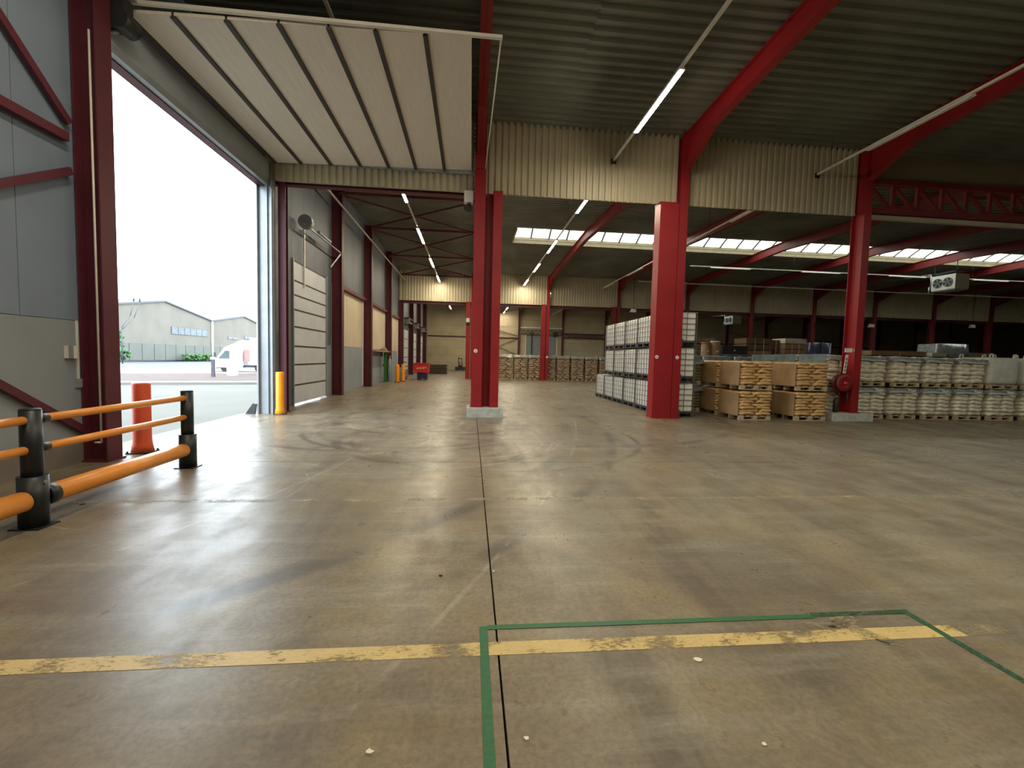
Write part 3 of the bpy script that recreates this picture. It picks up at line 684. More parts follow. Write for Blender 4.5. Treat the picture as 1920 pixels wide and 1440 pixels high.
# ------------------------------------------------------------------ hose reel on column C
t = thing('hose_reel', 'red fire hose reel fixed to the side of the third column', 'hose reel', (11.62, 12.45, 1.20))
RE2 = M('hose_reel_enamel', (.22, .012, .014), .4)
P_('front_disc', MB().lathe([(.10, -.06), (.12, -.08), (.25, -.075), (.27, -.05), (.27, -.02)], n=28, axis='y'), RE2, t)
P_('drum', MB().lathe([(.2, -.02), (.2, .14), (.27, .145), (.27, .17)], n=28, axis='y'), RE2, t)
P_('hub', MB().cyl((0, -.12, 0), (0, .2, 0), .05, 14), REDM, t)
P_('swing_arm', MB().box(.0, .36, .05, .12, -.03, .03), REDM, t)
mb = MB()
for q in range(3):
    rr = .215+.0*q; pts = [(rr*cos(a*pi/10), .02+.04*q, rr*sin(a*pi/10)) for a in range(21)]; mb.tube(pts, .018, 6)
P_('hose', mb, DARK, t)
P_('nozzle', MB().cyl((.12, -.03, -.3), (.12, -.03, -.62), .015, 8), DARK, t)
t = thing('wall_sign', 'small white plate sign on the third red column', 'sign', (11.72, 12.46, 2.22)); P_('plate', MB().box(-.13, .12, -.01, .005, -.065, .065), WHITEP, t); P_('pictogram', MB().box(.135, .205, -.008, .0, -.06, .06), REDM, t); P_('pictogram_cross', MB().box(.160, .18, -.012, -.008, -.045, .045).box(.145, .195, -.012, -.008, -.01, .01), WHITEP, t)
t = thing('label_strip', 'upright white strip of number labels above the hose reel', 'label', (11.66, 12.46, 1.5)); P_('strip', MB().prism([(-.09, 0), (.01, 0), (.06, .58), (-.03, .58)], -.01, .0, 'y'), WHITEP, t)
P_('printed_squares', MB().box(-.055, -.01, -.014, -.01, .05, .12).box(-.045, .0, -.014, -.01, .17, .24).box(-.035, .01, -.014, -.01, .29, .36).box(-.025, .02, -.014, -.01, .41, .48), CAGE, t)
t = thing('fire_extinguisher', 'dark extinguisher standing below the hose reel', 'extinguisher', (11.62, 12.68, .25)); P_('body', MB().lathe([(.07, 0), (.08, .03), (.08, .38), (.03, .46)], n=16), DARK, t); P_('valve', MB().cyl((0, 0, .46), (0, 0, .54), .025, 8), GALV, t)

# ------------------------------------------------------------------ tank cubes
proto = thing('ibc_tank', 'x', 'tank', (6.05, 12.95, 0))
W_, L_, H_ = 1.0, 1.2, 1.11
bm_ = MB()
def rbox(mb, x0, x1, y0, y1, z0, z1, r=.07):
    ring = lambda e: [(x+sx*(r if k == 0 else 0)*0, 0) for k in ()]
    pts = []
    for cx, cy, a0 in ((x1-r, y1-r, 0), (x0+r, y1-r, 90), (x0+r, y0+r, 180), (x1-r, y0+r, 270)):
        for a in (0, 30, 60, 90): pts.append((cx, cy, radians(a0+a)))
    lv = [(z0, r*.45), (z0+r*.35, r*.85), (z0+r, r), (z1-r, r), (z1-r*.35, r*.85), (z1, r*.45)]
    k = len(mb.v); n_ = len(pts)
    for z, rr in lv: mb.v += [(cx+rr*cos(a), cy+rr*sin(a), z) for cx, cy, a in pts]
    for q in range(len(lv)-1):
        for i in range(n_): j = (i+1) % n_; mb.f.append((k+q*n_+i, k+q*n_+j, k+(q+1)*n_+j, k+(q+1)*n_+i)); mb.sm.append(True)
    mb.f.append(tuple(k+n_-1-i for i in range(n_))); e = k+(len(lv)-1)*n_; mb.f.append(tuple(e+i for i in range(n_))); mb.sm += [False, False]
    return mb
P_('bottle', rbox(MB(), .03, W_-.03, .03, L_-.03, .14, 1.06), IBCB, proto)
c_ = MB()
for z in (.17, .345, .52, .695, .87, 1.045):
    c_.box(0, W_, .0, .014, z, z+.016).box(0, W_, L_-.014, L_, z, z+.016).box(0, .014, 0, L_, z, z+.016).box(W_-.014, W_, 0, L_, z, z+.016)
for i in range(4): x = .02+i*(W_-.055)/3; c_.box(x, x+.016, .003, .018, .14, 1.07).box(x, x+.016, L_-.018, L_-.003, .14, 1.07)
for i in range(6): y = .02+i*(L_-.055)/5; c_.box(.003, .018, y, y+.016, .14, 1.07).box(W_-.018, W_-.003, y, y+.016, .14, 1.07)
P_('cage', c_, CAGE, proto)
P_('pallet', MB().box(0, W_, 0, L_, .115, .14).box(0, .1, 0, L_, 0, .02).box(W_/2-.05, W_/2+.05, 0, L_, 0, .02).box(W_-.1, W_, 0, L_, 0, .02)
   .box(0, .1, 0, .12, .02, .115).box(W_/2-.05, W_/2+.05, 0, .12, .02, .115).box(W_-.1, W_, 0, .12, .02, .115)
   .box(0, .1, .54, .66, .02, .115).box(W_/2-.05, W_/2+.05, .54, .66, .02, .115).box(W_-.1, W_, .54, .66, .02, .115)
   .box(0, .1, 1.08, 1.2, .02, .115).box(W_/2-.05, W_/2+.05, 1.08, 1.2, .02, .115).box(W_-.1, W_, 1.08, 1.2, .02, .115), IBCP, proto)
P_('filler_cap', MB().cyl((W_/2, L_/2, 1.06), (W_/2, L_/2, 1.085), .09, 16), REDM, proto)
P_('outlet_valve', MB().cyl((W_/2, .03, .2), (W_/2, -.02, .2), .04, 12), CAGE, proto)
first = True
for lay, cnt in ((0, 6), (1, 5), (2, 5)):
    for k in range(cnt):
        lab = 'white caged liquid tank, %s layer, %s from the front' % (['bottom', 'middle', 'top'][lay], ORD[k])
        loc = (6.05+random.uniform(-.015, .015), 12.98+1.25*k, lay*H_)
        if first: proto.location = loc; proto['label'] = lab; proto['group'] = 'caged tanks stacked three high'; first = False
        else: dup(proto, loc, 0, lab, 'caged tanks stacked three high')

# ------------------------------------------------------------------ pallet loads
def pallet(mb, w, d):
    for i in range(5): x = i*(w-.14)/4; mb.box(x, x+.14, 0, d, .122, .144)
    for y in (0, d/2-.05, d-.1): mb.box(0, w, y, y+.1, .10, .122).box(0, w, y, y+.1, 0, .022)
    for x in (0, w/2-.07, w-.14):
        for y in (0, d/2-.05, d-.1): mb.box(x, x+.14, y, y+.1, .022, .10)
    return mb
def sackmesh(w, d, h, mat, seed, name='sack'):
    rnd = random.Random(seed); mb = MB(); N = 16; prof = [(-.5, .80), (-.40, .93), (-.15, 1.0), (.15, 1.0), (.40, .93), (.5, .80)]
    ph = [rnd.uniform(0, 6.28) for _ in range(4)]
    for q, s in prof:
        for i in range(N):
            a = 2*pi*i/N; cx, sy = cos(a), sin(a); e = .42
            x = abs(cx)**e*(1 if cx >= 0 else -1); y = abs(sy)**e*(1 if sy >= 0 else -1)
            wob = 1+.025*sin(3*a+ph[0])*(1 if abs(q) < .3 else .4)
            dz = .10*h*sin(2*a+ph[1])+.12*h*sin(5*a+ph[2])+.06*h*sin(9*a+ph[3])
            mb.v.append((x*w/2*s*wob, y*d/2*s*wob, q*h+dz+h/2))
    for r_ in range(5):
        for i in range(N): j = (i+1) % N; mb.f.append((r_*N+i, r_*N+j, (r_+1)*N+j, (r_+1)*N+i)); mb.sm.append(True)
    mb.f.append(tuple(N-1-i for i in range(N))); mb.f.append(tuple(5*N+i for i in range(N))); mb.sm += [True, True]
    return mb.mesh(name, mat)
def sheet(x0, x1, y0, y1, z, drop, mat, seed):
    """film hood: wavy top with a hanging skirt"""
    rnd = random.Random(seed); mb = MB(); n_ = 6; vs = []
    for j in range(n_+1):
        for i in range(n_+1): vs.append((x0+(x1-x0)*i/n_, y0+(y1-y0)*j/n_, z+rnd.uniform(-.015, .02)-.02*(i in (0, n_) or j in (0, n_))))
    fs = [(j*(n_+1)+i, j*(n_+1)+i+1, (j+1)*(n_+1)+i+1, (j+1)*(n_+1)+i) for j in range(n_) for i in range(n_)]
    per = [i for i in range(n_+1)]+[(j)*(n_+1)+n_ for j in range(1, n_+1)]+[n_*(n_+1)+i for i in range(n_-1, -1, -1)]+[j*(n_+1) for j in range(n_-1, 0, -1)]
    k = len(vs); cx, cy = (x0+x1)/2, (y0+y1)/2
    for p in per:
        v = vs[p]; o_ = rnd.uniform(.0, .02); vs.append((v[0]+(.015+o_)*(1 if v[0] > cx else -1), v[1]+(.015+o_)*(1 if v[1] > cy else -1), v[2]-drop*rnd.uniform(.7, 1.1)))
    m_ = len(per); fs += [(per[i], per[(i+1) % m_], k+(i+1) % m_, k+i) for i in range(m_)]
    mb.add(vs, fs, True); return mb
MESH = {}
def load(kind, w, d, nl, hl, mat, label, loc, group, film=None, filmdrop=.16, board=False, bulge=0):
    """pallet with sacks: nl layers, hl each"""
    key = (kind, round(w, 2), round(d, 2), nl)
    if key in MESH: return dup(MESH[key], loc, 0, label, group)
    t = thing('pallet_load', label, 'pallet load', loc, 0, group)
    P_('pallet', pallet(MB(), w-.06, d-.06), WOOD, t, None, (.03, .03, 0))
    sm = [sackmesh(w/2, d/2, hl*1.10, mat, q) for q in range(3)]; sw = [sackmesh(w*.62, d/2, hl*1.10, mat, q+9) for q in range(2)]; ss = [sackmesh(w*.38, d/2, hl*1.10, mat, q+19) for q in range(2)]
    for k in range(nl):
        z = .144+k*hl; j = lambda: random.uniform(-.014, .014)
        for r_ in range(2):
            y = d*(.25+.5*r_)
            if k % 2 == 0 or kind == 'white':
                for x in (w*.25, w*.75): obj('sack', random.choice(sm), t, (x+j(), y+j()*2, z+j()*.3), j()*1.5)
            else:
                fl_ = k % 4 == 1
                obj('sack', random.choice(sw), t, (w*.31 if fl_ else w*.69, y+j()*2, z+j()*.3), j()*1.5); obj('sack', random.choice(ss), t, (w*.81 if fl_ else w*.19, y+j()*2, z+j()*.3), j()*1.5)
    top = .144+nl*hl
    if film: P_('film_hood', sheet(-.01, w+.01, -.01, d+.01, top+.02, filmdrop, film, len(MESH)+3), film, t, 'grey stretch film hood')
    if board: P_('side_sheet', MB().box(-.035, -.02, .03, d-.02, .13, top-.03), KRAFTS, t, 'flat brown board down the side')
    MESH[key] = t; return t
GK, GW, GB = 'kraft sack loads in the near rows', 'white film-wrapped sack loads', 'brown wrapped loads before the end wall'
for lay in (0, 1):
    L = ['lower', 'upper'][lay]; z = lay*.93
    nl = 8
    for ci, x in enumerate((8.17, 10.0)):
        for r_ in range(2 if ci == 0 else 3):
            rn = ['front', 'second', 'third'][r_]
            load('kraft', 1.08, 1.10, nl, .09, KRAFT, '%s load of golden kraft sacks, %s of row %s' % (L, rn, ['beside the tanks', 'nearest the hose reel'][ci]), (x+random.uniform(-.006, .006), 12.38+.02*lay+1.28*r_, z), GK, None, board=True)
    for r_ in range(2):
        load('olive', .95, 1.1, 7, .103, DSACK, '%s dull olive wrapped sack load between tanks and kraft sacks, row %s' % (L, ORD[r_]), (7.10, 14.38+1.27*r_, lay*.95), 'olive sack loads', FILMG)
    for ci, x in enumerate((11.46, 12.68, 13.90, 15.10, 16.32, 17.54)):
        if ci == 5 and lay == 1: continue
        for r_ in range(3 if ci < 3 else 2):
            wl_ = load('white', 1.04, 1.12, 7 if lay == 0 else 6, .124 if lay == 0 else .137, WSACK, '%s white sack load, %s column from the hose reel, %s in its row' % (L, ORD[ci], ['front', 'second', 'third'][r_]),
                 (x+random.uniform(-.02, .02), 13.02+1.27*r_+random.uniform(-.03, .03), 0 if lay == 0 else 1.085), GW, FILMG)
# blue-grey film curtain sides, filler rows behind
for k, (x, y) in enumerate(((8.2, 16.9), (9.6, 16.95), (11.0, 17.0), (12.4, 17.05), (13.8, 17.1))):
    for lay in (0, 1):
        load('blue', 1.2, 1.15, 7, .118, FILMB, '%s blue grey wrapped load behind the sacks, %s from the tanks' % (['lower', 'upper'][lay], ORD[k]), (x, y, lay*1.03), 'blue grey wrapped loads in the rear', FILMB, .3)
# big bag
t = thing('bulk_bag', 'large off-white bulk bag on the last sack load at right', 'bag', (17.47, 13.0, 1.02))
P_('bag_body', rbox(MB(), 0, 1.15, 0, 1.1, 0, .92, .16), BIGBAG, t)
for x in (.12, 1.03):
    for y in (.1, 1.0): P_('lifting_loop', MB().tube([(x-.08, y, .86), (x-.05, y, 1.02), (x+.05, y, 1.04), (x+.08, y, .86)], .022), BIGBAG, t)
P_('pallet', pallet(MB(), 1.1, 1.0), WOOD, t, None, (.02, .03, -.146)); t.location.z = 1.22
t2_ = dup(t, (18.80, 13.0, 1.22), 0, 'large off-white bulk bag at the right picture edge')
load('white', 1.04, 1.12, 7, .124, WSACK, 'lower white sack load at the right picture edge', (18.84, 13.02, 0), GW)
# back row
for k in range(8):
    x = 2.33+k*1.2
    if 5.5 < x < 6.2: x += 0
    load('brown', 1.1, 1.1, 12, .155, BSACK, 'tall brown wrapped sack load in the far row, %s from the left' % ORD[k], (x, Y2+.35, 0), GB, FILMG if k < 2 else None, .2)

# blue-grey film down the open left side of the first white column
for o_ in list(bpy.data.objects):
    if o_.name.startswith('pallet_load') and 'first column from the hose reel' in o_.get('label', ''):
        P_('side_film', MB().box(-.04, -.03, -.01, 1.13, .12, 1.02), FILMB, o_, 'blue grey film over the open side')

# layered board stacks in the middle bay
def boards(x0, x1, y0, y1, z0, z1, nl, mat, label, gap=.25, straps=1, mat2=None):
    t = thing('board_stack', label, 'stack', (x0, y0, z0)); W, D, H = x1-x0, y1-y0, (z1-z0)/nl
    for k in range(nl):
        dx, dy = random.uniform(-.02, .02), random.uniform(-.02, .02)
        P_('board_bundle', MB().box(dx, W+dx, dy, D+dy, k*H+H*gap, (k+1)*H), mat if (k % 3 or not mat2) else mat2, t)
        P_('bearer', MB().box(.1, .2, .03, D-.03, k*H, k*H+H*gap).box(W-.2, W-.1, .03, D-.03, k*H, k*H+H*gap), WOODD, t)
    for s in range(straps):
        x = W*(s+1)/(straps+1); P_('strap', MB().box(x-.02, x+.02, -.03, -.025, H*gap, z1-z0).box(x-.02, x+.02, -.03, D, z1-z0, z1-z0+.005), STRAP, t)
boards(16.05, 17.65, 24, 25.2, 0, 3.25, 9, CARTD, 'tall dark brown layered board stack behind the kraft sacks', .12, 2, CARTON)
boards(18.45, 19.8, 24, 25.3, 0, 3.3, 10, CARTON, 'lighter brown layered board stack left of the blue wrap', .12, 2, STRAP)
boards(17.95, 18.42, 24.4, 25.8, 0, 3.2, 10, CARTD, 'narrow darker stack standing in for the shaded side of the lighter stack', .12, 1)  # extra dark stack stands in for the shaded left face of its neighbour
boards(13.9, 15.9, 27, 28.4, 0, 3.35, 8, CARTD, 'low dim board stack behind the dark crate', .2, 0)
boards(24.3, 28.0, 24.2, 25.4, 0, 2.75, 7, CARTON, 'long brown board pile right of the third column', .3, 1)
boards(28.15, 29.1, 24.0, 25.0, 0, 2.7, 8, STRAP, 'pale bundled crates beside the long board pile', .3, 0)
boards(30.5, 36.5, 27, 28.5, 0, 2.9, 5, WOODD, 'dark timber pile at the far right', .3, 0)
t = thing('wrapped_crate', 'grey film-wrapped crate right of the pale bundles', 'crate', (29.2, 24.6, 0)); P_('crate_body', MB().box(0, 2.1, 0, 1.2, .15, 3.3), CARTD, t); P_('film_hood', sheet(-.02, 2.12, -.02, 1.22, 3.32, .9, FILMG, 5), FILMG, t); P_('pallet', pallet(MB(), 2.1, 1.2), WOODD, t)
t = thing('wrapped_crate', 'blue film-wrapped load on a high pallet behind the sacks', 'crate', (20.25, 24.2, 0)); P_('crate_body', MB().box(0, 1.3, 0, 1.1, .15, 3.1), BLUEF, t); P_('film_hood', sheet(-.02, 1.32, -.02, 1.12, 3.12, 1.2, BLUEF, 6), BLUEF, t); P_('corner_post', MB().box(.62, .68, -.04, -.02, .15, 3.2), DARK, t); P_('pallet', pallet(MB(), 1.3, 1.1), WOODD, t)
t = thing('steel_cabinet', 'dark closed crate with white label behind the kraft sacks', 'crate', (14.35, 23.6, 0)); P_('crate_body', MB().box(0, 1.5, 0, 1.2, 0, 2.75), DARK, t); P_('ledge', MB().box(-.03, 1.53, -.03, 0, 2.2, 2.26), GREYST, t); P_('paper_label', MB().box(.7, .78, -.008, 0, 2.45, 2.53), WHITEP, t)
for k, x in enumerate((13.0, 13.55)):
    t = thing('brown_drum', 'brown cardboard drum right of the tanks, %s one' % ['left', 'right'][k], 'drum', (x+.22, 23.4, 0)); P_('body', MB().lathe([(.24, 0), (.25, .03), (.25, 2.75+.1*k), (.23, 2.8+.1*k)], n=20), CARTON, t); P_('lid', MB().cyl((0, 0, 2.8+.1*k), (0, 0, 2.88+.1*k), .255, 20), CHIP if k else CARTON, t); P_('paper_label', MB().box(-.04, .04, -.262, -.25, 2.35, 2.45), WHITEP, t)
t = thing('dark_machine', 'dark machine with pale top plates behind the drums', 'machine', (12.75, 26.0, 0)); P_('frame', MB().box(0, 1.0, 0, 1.0, 0, 3.3).box(.1, .9, .1, .9, 3.3, 4.2), DARK, t); P_('top_plate', MB().box(.35, 1.0, -.02, .3, 3.72, 3.85).box(.35, 1.0, -.02, .3, 4.2, 4.35), WHITEP, t)

# ------------------------------------------------------------------ things down the left wall
t = thing('tipping_skip', 'red tipping skip with white lettering on a dark base', 'skip', (-4.1, 31.6, 0))
P_('skip_body', MB().prism([(-.05, .62), (1.02, .50), (1.08, 1.18), (.0, 1.18)], 0, 1.1, 'y'), REDM, t)
P_('rim', MB().box(-.03, 1.12, -.04, 0, 1.16, 1.22).box(-.03, 1.12, 1.1, 1.14, 1.16, 1.22), REDM, t)
mb = MB()
for k in range(7):
    x = .22+k*.105; h = .10+.02*(k % 3); mb.bar((x, -.008, .78+.01*k), (x+.02, -.008, .78+h+.01*k), .025, .006, (0, 1, 0)); 
    if k % 2 == 0: mb.box(x+.0, x+.075, -.011, -.005, .80+.01*k, .825+.01*k)
P_('lettering', mb, WHITEP, t, 'white blurred lettering')
P_('base', MB().box(.25, .95, .1, 1.0, .10, .50), BLUED, t); P_('fork_pocket', MB().box(.3, .45, .0, 1.1, 0, .10).box(.75, .9, .0, 1.1, 0, .10), DARK, t)
t = thing('floor_machine', 'small dark grey machine on wheels left of the red skip', 'machine', (-4.95, 32.2, 0)); P_('body', rbox(MB(), -.3, .35, -.4, .4, .12, .85, .1), GREYST, t); P_('handle', MB().tube([(0, .3, .8), (-.1, .5, 1.25), (.2, .5, 1.25)], .03), DARK, t)
for x in (-.25, .28): P_('wheel', MB().cyl((x-.03, -.2, .12), (x+.03, -.2, .12), .12, 14), TYRE, t)
t = thing('timber_pile', 'low dark pile of boards on the floor past the red skip', 'pile', (-4.9, 43.2, 0))
for k in range(5): P_('board_layer', MB().box(.02*k, 2.5-.05*(k % 2), 0, 2.2, k*.2, k*.2+.15), WOODD, t)
t = thing('wall_shelf', 'brown board shelf on the left wall beyond the second column', 'shelf', (XL+.02, 24.9, 1.92)); P_('board', MB().box(0, .45, 0, 4.2, 0, .07), CARTON, t); P_('bracket', MB().box(0, .05, .5, .55, -.3, 0), DARK, t); P_('bracket', MB().box(0, .05, 3.5, 3.55, -.3, 0), DARK, t)
for k, (dy, h) in enumerate(((3.0, .14), (3.5, .2), (3.9, .1))): solo('small_parcel', rbox(MB(), 0, .25, 0, .28, 0, h, .04), CARTON, 'small lump lying on the wall shelf, %s from the near end' % ORD[k], 'parcel', (XL+.1, 24.9+dy-.2, 1.99))
t = thing('green_post', 'dark green steel post under the wall shelf', 'post', (-5.42, 28.2, 0)); P_('shaft', hsec(MB(), 0, 0, .16, .22, 0, 1.90, 'y'), GREEN, t); P_('clamp', MB().box(-.16, -.08, -.05, .05, 1.0, 1.15), GREEN, t); P_('base_plate', MB().box(-.14, .14, -.16, .16, 0, .02), GREEN, t)
t = thing('gas_cylinder', 'pale gas cylinder standing behind the green post', 'cylinder', (-5.35, 29.3, 0)); P_('body', MB().lathe([(.11, 0), (.12, .03), (.12, 1.3), (.05, 1.5), (.03, 1.55)], n=16), GREYST, t); P_('valve', MB().cyl((0, 0, 1.55), (0, 0, 1.68), .04, 10), GALV, t)
t = thing('pallet_truck', 'dark electric pallet truck parked near the end wall', 'truck', (-1.25, 55.2, 0)); P_('chassis', MB().box(-.75, .55, 0.1, .9, .08, .5), DARK, t); P_('mast', MB().box(-.35, -.25, .2, .3, .5, 1.75).box(.05, .15, .2, .3, .5, 1.6).box(-.35, .15, .2, .3, 1.5, 1.6), DARK, t); P_('seat', rbox(MB(), -.3, .2, .35, .7, .5, 1.1, .08), DARK, t); P_('red_panel', MB().box(-.22, .12, .12, .18, .7, 1.2), PINK, t)
for x in (-.5, .4): P_('wheel', MB().cyl((x-.05, .1, .14), (x+.05, .1, .14), .14, 14), TYRE, t)

# ------------------------------------------------------------------ end wall details
d6 = struct('door_6', MB().box(7.25, 11.25, Y3-.02, Y3+.10, 0, 4.8), GREYST, 'grey door in the end wall')
P_('frame', MB().box(7.05, 7.25, Y3-.08, Y3, 0, 4.95).box(11.25, 11.45, Y3-.08, Y3, 0, 4.95), WALLC, d6)
P_('track', MB().box(7.9, 8.02, Y3-.14, Y3-.08, 0, 5.3), DARK, d6)
P_('track_box', MB().box(6.4, 12.0, Y3-.35, Y3-.31, 5.75, 5.90), TRUNK, d6)
mb = MB().box(6.4, 12, Y3-.32, Y3-.28, 5.0, 5.08).box(6.4, 12, Y3-.32, Y3-.28, 5.45, 5.52)
for i in range(10): x = 6.6+i*.53; mb.bar((x, Y3-.3, 5.08), (x+.26, Y3-.3, 5.45), .05, .05).bar((x+.26, Y3-.3, 5.45), (x+.53, Y3-.3, 5.08), .05, .05)
P_('lattice_rail', mb, DARK, d6)
P_('motor', MB().box(10.8, 11.4, Y3-.4, Y3-.1, 4.75, 5.3), DARK, d6)
mb = MB().box(12.25, 17.8, Y3-.30, Y3-.2, 4.6, 4.78).box(12.25, 17.8, Y3-.30, Y3-.2, 5.1, 5.25)
for i in range(12): x = 12.4+i*.44; mb.bar((x, Y3-.25, 4.78), (x+.22, Y3-.25, 5.1), .05, .06).bar((x+.22, Y3-.25, 5.1), (x+.44, Y3-.25, 4.78), .05, .06)
solo('lattice_girt', mb, MAROON, 'dark red lattice beam on the end wall right of the grey door', 'beam')
for k, (a, b_) in enumerate([(XL+.1, .03), (.32, 6.1)]+[(GX[i]+.14, GX[i+1]-.14) for i in range(3, 10)]):
    solo('wall_girt', MB().box(a, b_, Y3-.14, Y3-.02, 4.36, 4.5), MAROON, 'dark horizontal girt on the end wall, %s from the left' % ORD[k], 'beam')
for k, (x0, x1) in enumerate(((.32, 6.1), (35.3, 40.6))):
    t = thing('wall_bracing', ['thin crossed bracing on the end wall left of the grey door', 'thin crossed bracing on the end wall far to the right'][k], 'bracing')
    for a, b_ in (((x0, 1.9), (x1, 4.4)), ((x0, 6.2), (x1, 4.7)), ((x0, 6.9), (x1, 8.2)), ((x0, 4.5), (x1, 2.2))): P_('brace_bar', MB().bar((a[0], Y3-.1, a[1]), (b_[0], Y3-.1, b_[1]), .08, .05), MAROON, t)

# ------------------------------------------------------------------ floor litter
for k, (x, y, s, lab) in enumerate(((1.33, 2.27, .024, 'torn pale paper scrap right of the green tape'), (.28, 1.82, .014, 'small pale chip by the floor joint'), (-.40, 1.80, .016, 'white chip left of the green tape'),
                                    (1.34, 1.72, .013, 'brownish chip at the bottom right'), (-.20, 3.30, .015, 'dark crumb left of the floor joint'), (-4.18, 5.04, .02, 'dark crumb under the barrier'), (.21, 3.35, .010, 'tiny white crumb beside the floor joint'))):
    mb = MB(); rnd = random.Random(k)
    pts = [(s*(rnd.uniform(.6, 1.3))*cos(a*pi/3.5), s*rnd.uniform(.5, 1.1)*sin(a*pi/3.5)) for a in range(7)]
    mb.prism(pts, .0, .004 if k == 0 else s*.5, 'z')
    solo('floor_scrap', mb, DARK if 'dark' in lab else CHIP, lab, 'debris', (x, y, .0005))

# ------------------------------------------------------------------ outside: buildings, truck, hedges
BX = -48.0
def gable(y0, yr, y1, ze, zp, label, n_pan, win):
    t = thing('warehouse_building', label, 'building', (BX, y0, 0)); D = 34
    L = y1-y0; r_ = yr-y0
    P_('gable_wall', MB().prism([(0, 2.55), (L, 2.55), (L, ze), (r_, zp), (0, ze)], -.4, 0, 'x').prism([(0, 0), (L, 0), (L, ze), (0, ze)], -D, -D+.3, 'x').box(-D, -.4, 0, .3, 0, ze).box(-D, -.4, L-.3, L, 0, ze), BLDG, t)
    mb = MB().prism([(-.15, ze-.02), (r_, zp), (r_, zp+.25), (-.15, ze+.22)], -D, .25, 'x').prism([(r_, zp), (L+.15, ze-.02), (L+.15, ze+.22), (r_, zp+.25)], -D, .25, 'x')
    P_('roof', mb, RIM, t)
    for k in range(n_pan):
        a, b_ = L*k/n_pan, L*(k+1)/n_pan; P_('wall_panel', MB().box(-.3, .06, a+.06, b_-.06, .15, 2.6), BLDP, t)
    P_('plinth', MB().box(-.3, .0, 0, L, 0, 2.6), RIM, t)
    for (a, b_, c0, c1) in win:
        f = P_('window', MB().box(-.05, .06, a, b_, c0, c1), RIM, t); k_ = max(1, round((b_-a)/1.5))
        for q in range(k_): P_('pane', MB().box(.06, .08, a+(b_-a)*q/k_+.08, a+(b_-a)*(q+1)/k_-.08, c0+.08, c1-.08), GLASS, f)
    return t
gable(61.0, 73.2, 85.3, 7.25, 9.25, 'cream gabled warehouse across the road with a ribbon window', 10, [(13.6, 23.1, 4.3, 5.55)])
t = gable(85.6, 96.8, 108, 7.25, 9.1, 'smaller second gabled warehouse behind the white truck', 9, [(5.2, 8.8, 4.2, 4.7), (11.5, 15.5, 4.5, 5.1)])
P_('downpipe', MB().cyl((.15, -.15, 0), (.15, -.15, 7.2), .18, 10), WHITEP, t)
for k, (y, L, h, lab) in enumerate(((60.5, 3.2, 1.5, 'clipped green hedge at the left foot of the warehouse'), (76.0, 6.6, 1.1, 'long low hedge under the ribbon window'))):
    mb = MB(); rnd = random.Random(k)
    for q in range(int(L*14)):
        cx, cy, cz = rnd.uniform(0, .9), rnd.uniform(0, L), rnd.uniform(.15, h); r_ = rnd.uniform(.18, .32)
        mb.lathe([(r_*.5, -r_*.8), (r_, 0), (r_*.55, r_*.8)], (cx, cy, min(cz, h-.1)), 6)
    solo('hedge', mb, HEDGE, lab, 'hedge', (BX+.8, y, 0))
t = thing('small_tree', 'small light green tree at the left door edge outside', 'tree', (BX+2.4, 60.4, 0)); P_('trunk', MB().cyl((0, 0, 0), (0, 0, 2), .1, 8), WOODD, t)
mb = MB(); rnd = random.Random(3)
for q in range(90):
    a = rnd.uniform(0, 6.28); rr = rnd.uniform(0, .9); z = rnd.uniform(1.2, 4.3); rr *= 1-(abs(z-2.6)/2.6)**2; r_ = rnd.uniform(.15, .3)
    mb.lathe([(r_*.4, -r_*.8), (r_, 0), (r_*.4, r_*.8)], (rr*cos(a), rr*sin(a), z), 6)
P_('crown', mb, HEDGE, t)
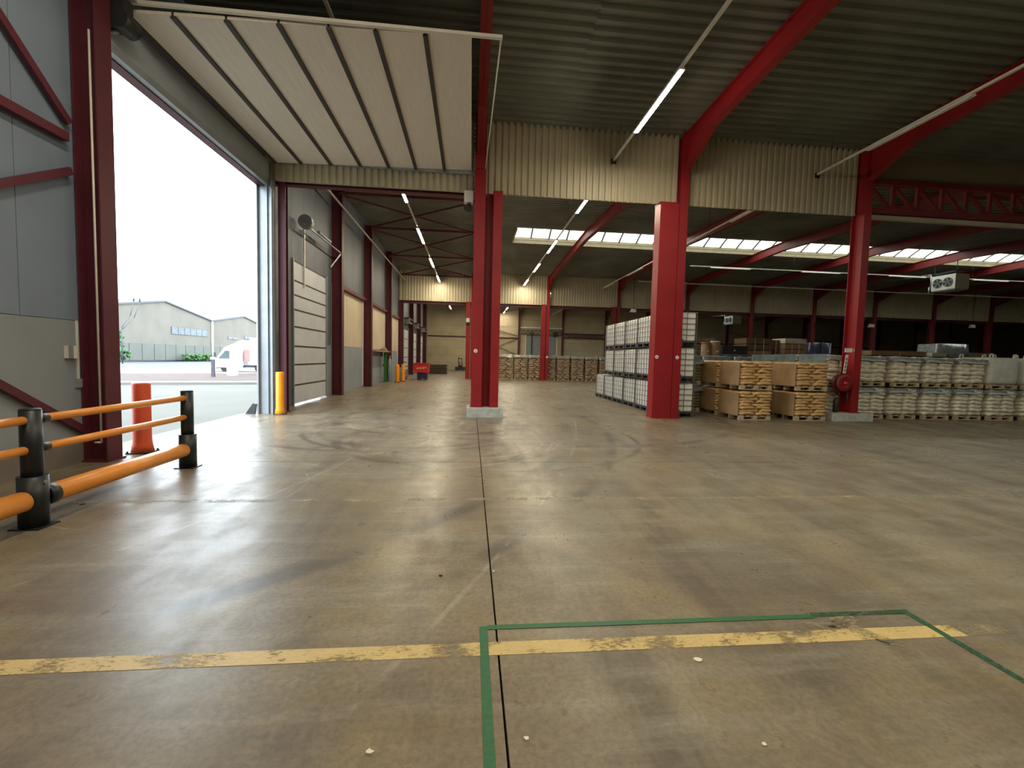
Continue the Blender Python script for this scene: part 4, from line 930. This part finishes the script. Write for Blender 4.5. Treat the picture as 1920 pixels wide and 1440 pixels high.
t = thing('lamp_mast', 'thin double cable mast left of the warehouse', 'mast', (-40.2, 54.2, 0)); P_('cable', MB().tube([(0, 0, 4.2), (.3, .9, 5.6), (.45, 1.3, 7.4)], .035, 6).tube([(0, .1, 4.0), (.5, 1.2, 5.4), (.75, 1.8, 7.4)], .035, 6), RIM, t); P_('insulator', MB().cyl((.45, 1.3, 7.4), (.45, 1.3, 7.8), .09, 8).cyl((.75, 1.8, 7.4), (.75, 1.8, 7.8), .09, 8), RIM, t); P_('pole', MB().cyl((0, 0, 0), (0, 0, 4.2), .06, 8), RIM, t)
# truck: local x = forward (to the left in the picture)
t = thing('delivery_truck', 'white truck parked outside facing left, half hidden by the jamb', 'truck', (-21.9, 39.0, 0), pi+.10)
prof = [(0, .35), (0, 1.0), (-.35, 1.15), (-.95, 2.05), (-2.3, 2.72), (-2.3, .35)]
P_('cab', MB().prism([(a, b_) for a, b_ in prof], -2.0, 0, 'y'), TRUCKW, t)
P_('windscreen', MB().bar((-.36, -1.0, 1.19), (-.93, -1.0, 2.02), 1.7, .03, (0, 0, 1)), GLASS, t)
P_('side_window', MB().prism([(-.50, 1.10), (-1.02, 1.80), (-1.35, 1.80), (-1.35, 1.10)], 0, .02, 'y').prism([(-.50, 1.10), (-1.02, 1.80), (-1.35, 1.80), (-1.35, 1.10)], -2.02, -2.0, 'y'), GLASS, t)
P_('bumper', MB().box(-.3, .08, -2.02, .02, .25, .55), WHITEP, t)
P_('mirror', MB().box(-.35, -.22, .05, .2, 1.25, 1.6), DARK, t)
P_('chassis', MB().box(-7.5, -.2, -1.7, -.3, .38, .55), DARK, t)
P_('tarpaulin_bale', MB().box(-2.9, -2.4, -1.8, -.2, .9, 1.9), PINK, t)
P_('box_body', MB().box(-7.6, -2.95, -2.05, .05, .62, 2.95), TRUCKW, t)
for x in (-.95, -3.6, -5.9):
    for y in (-1.9, -.15): P_('wheel', MB().cyl((x, y-.12, .30), (x, y+.12, .30), .30, 20), TYRE, t)
t = thing('marker_post', 'short dark marker post in front of the white truck', 'post', (-17.45, 31.2, 0)); P_('shaft', MB().box(-.10, .10, -.06, .06, -.06, 1.15), RIM, t); P_('cap', MB().box(-.12, .12, -.08, .08, 1.15, 1.3), WHITEP, t)
solo('cable_cabinet', MB().box(-.3, .3, -.2, .2, -.05, .55), WHITEP, 'low white box beside the marker post outside', 'box', (-17.4, 33.5, 0))
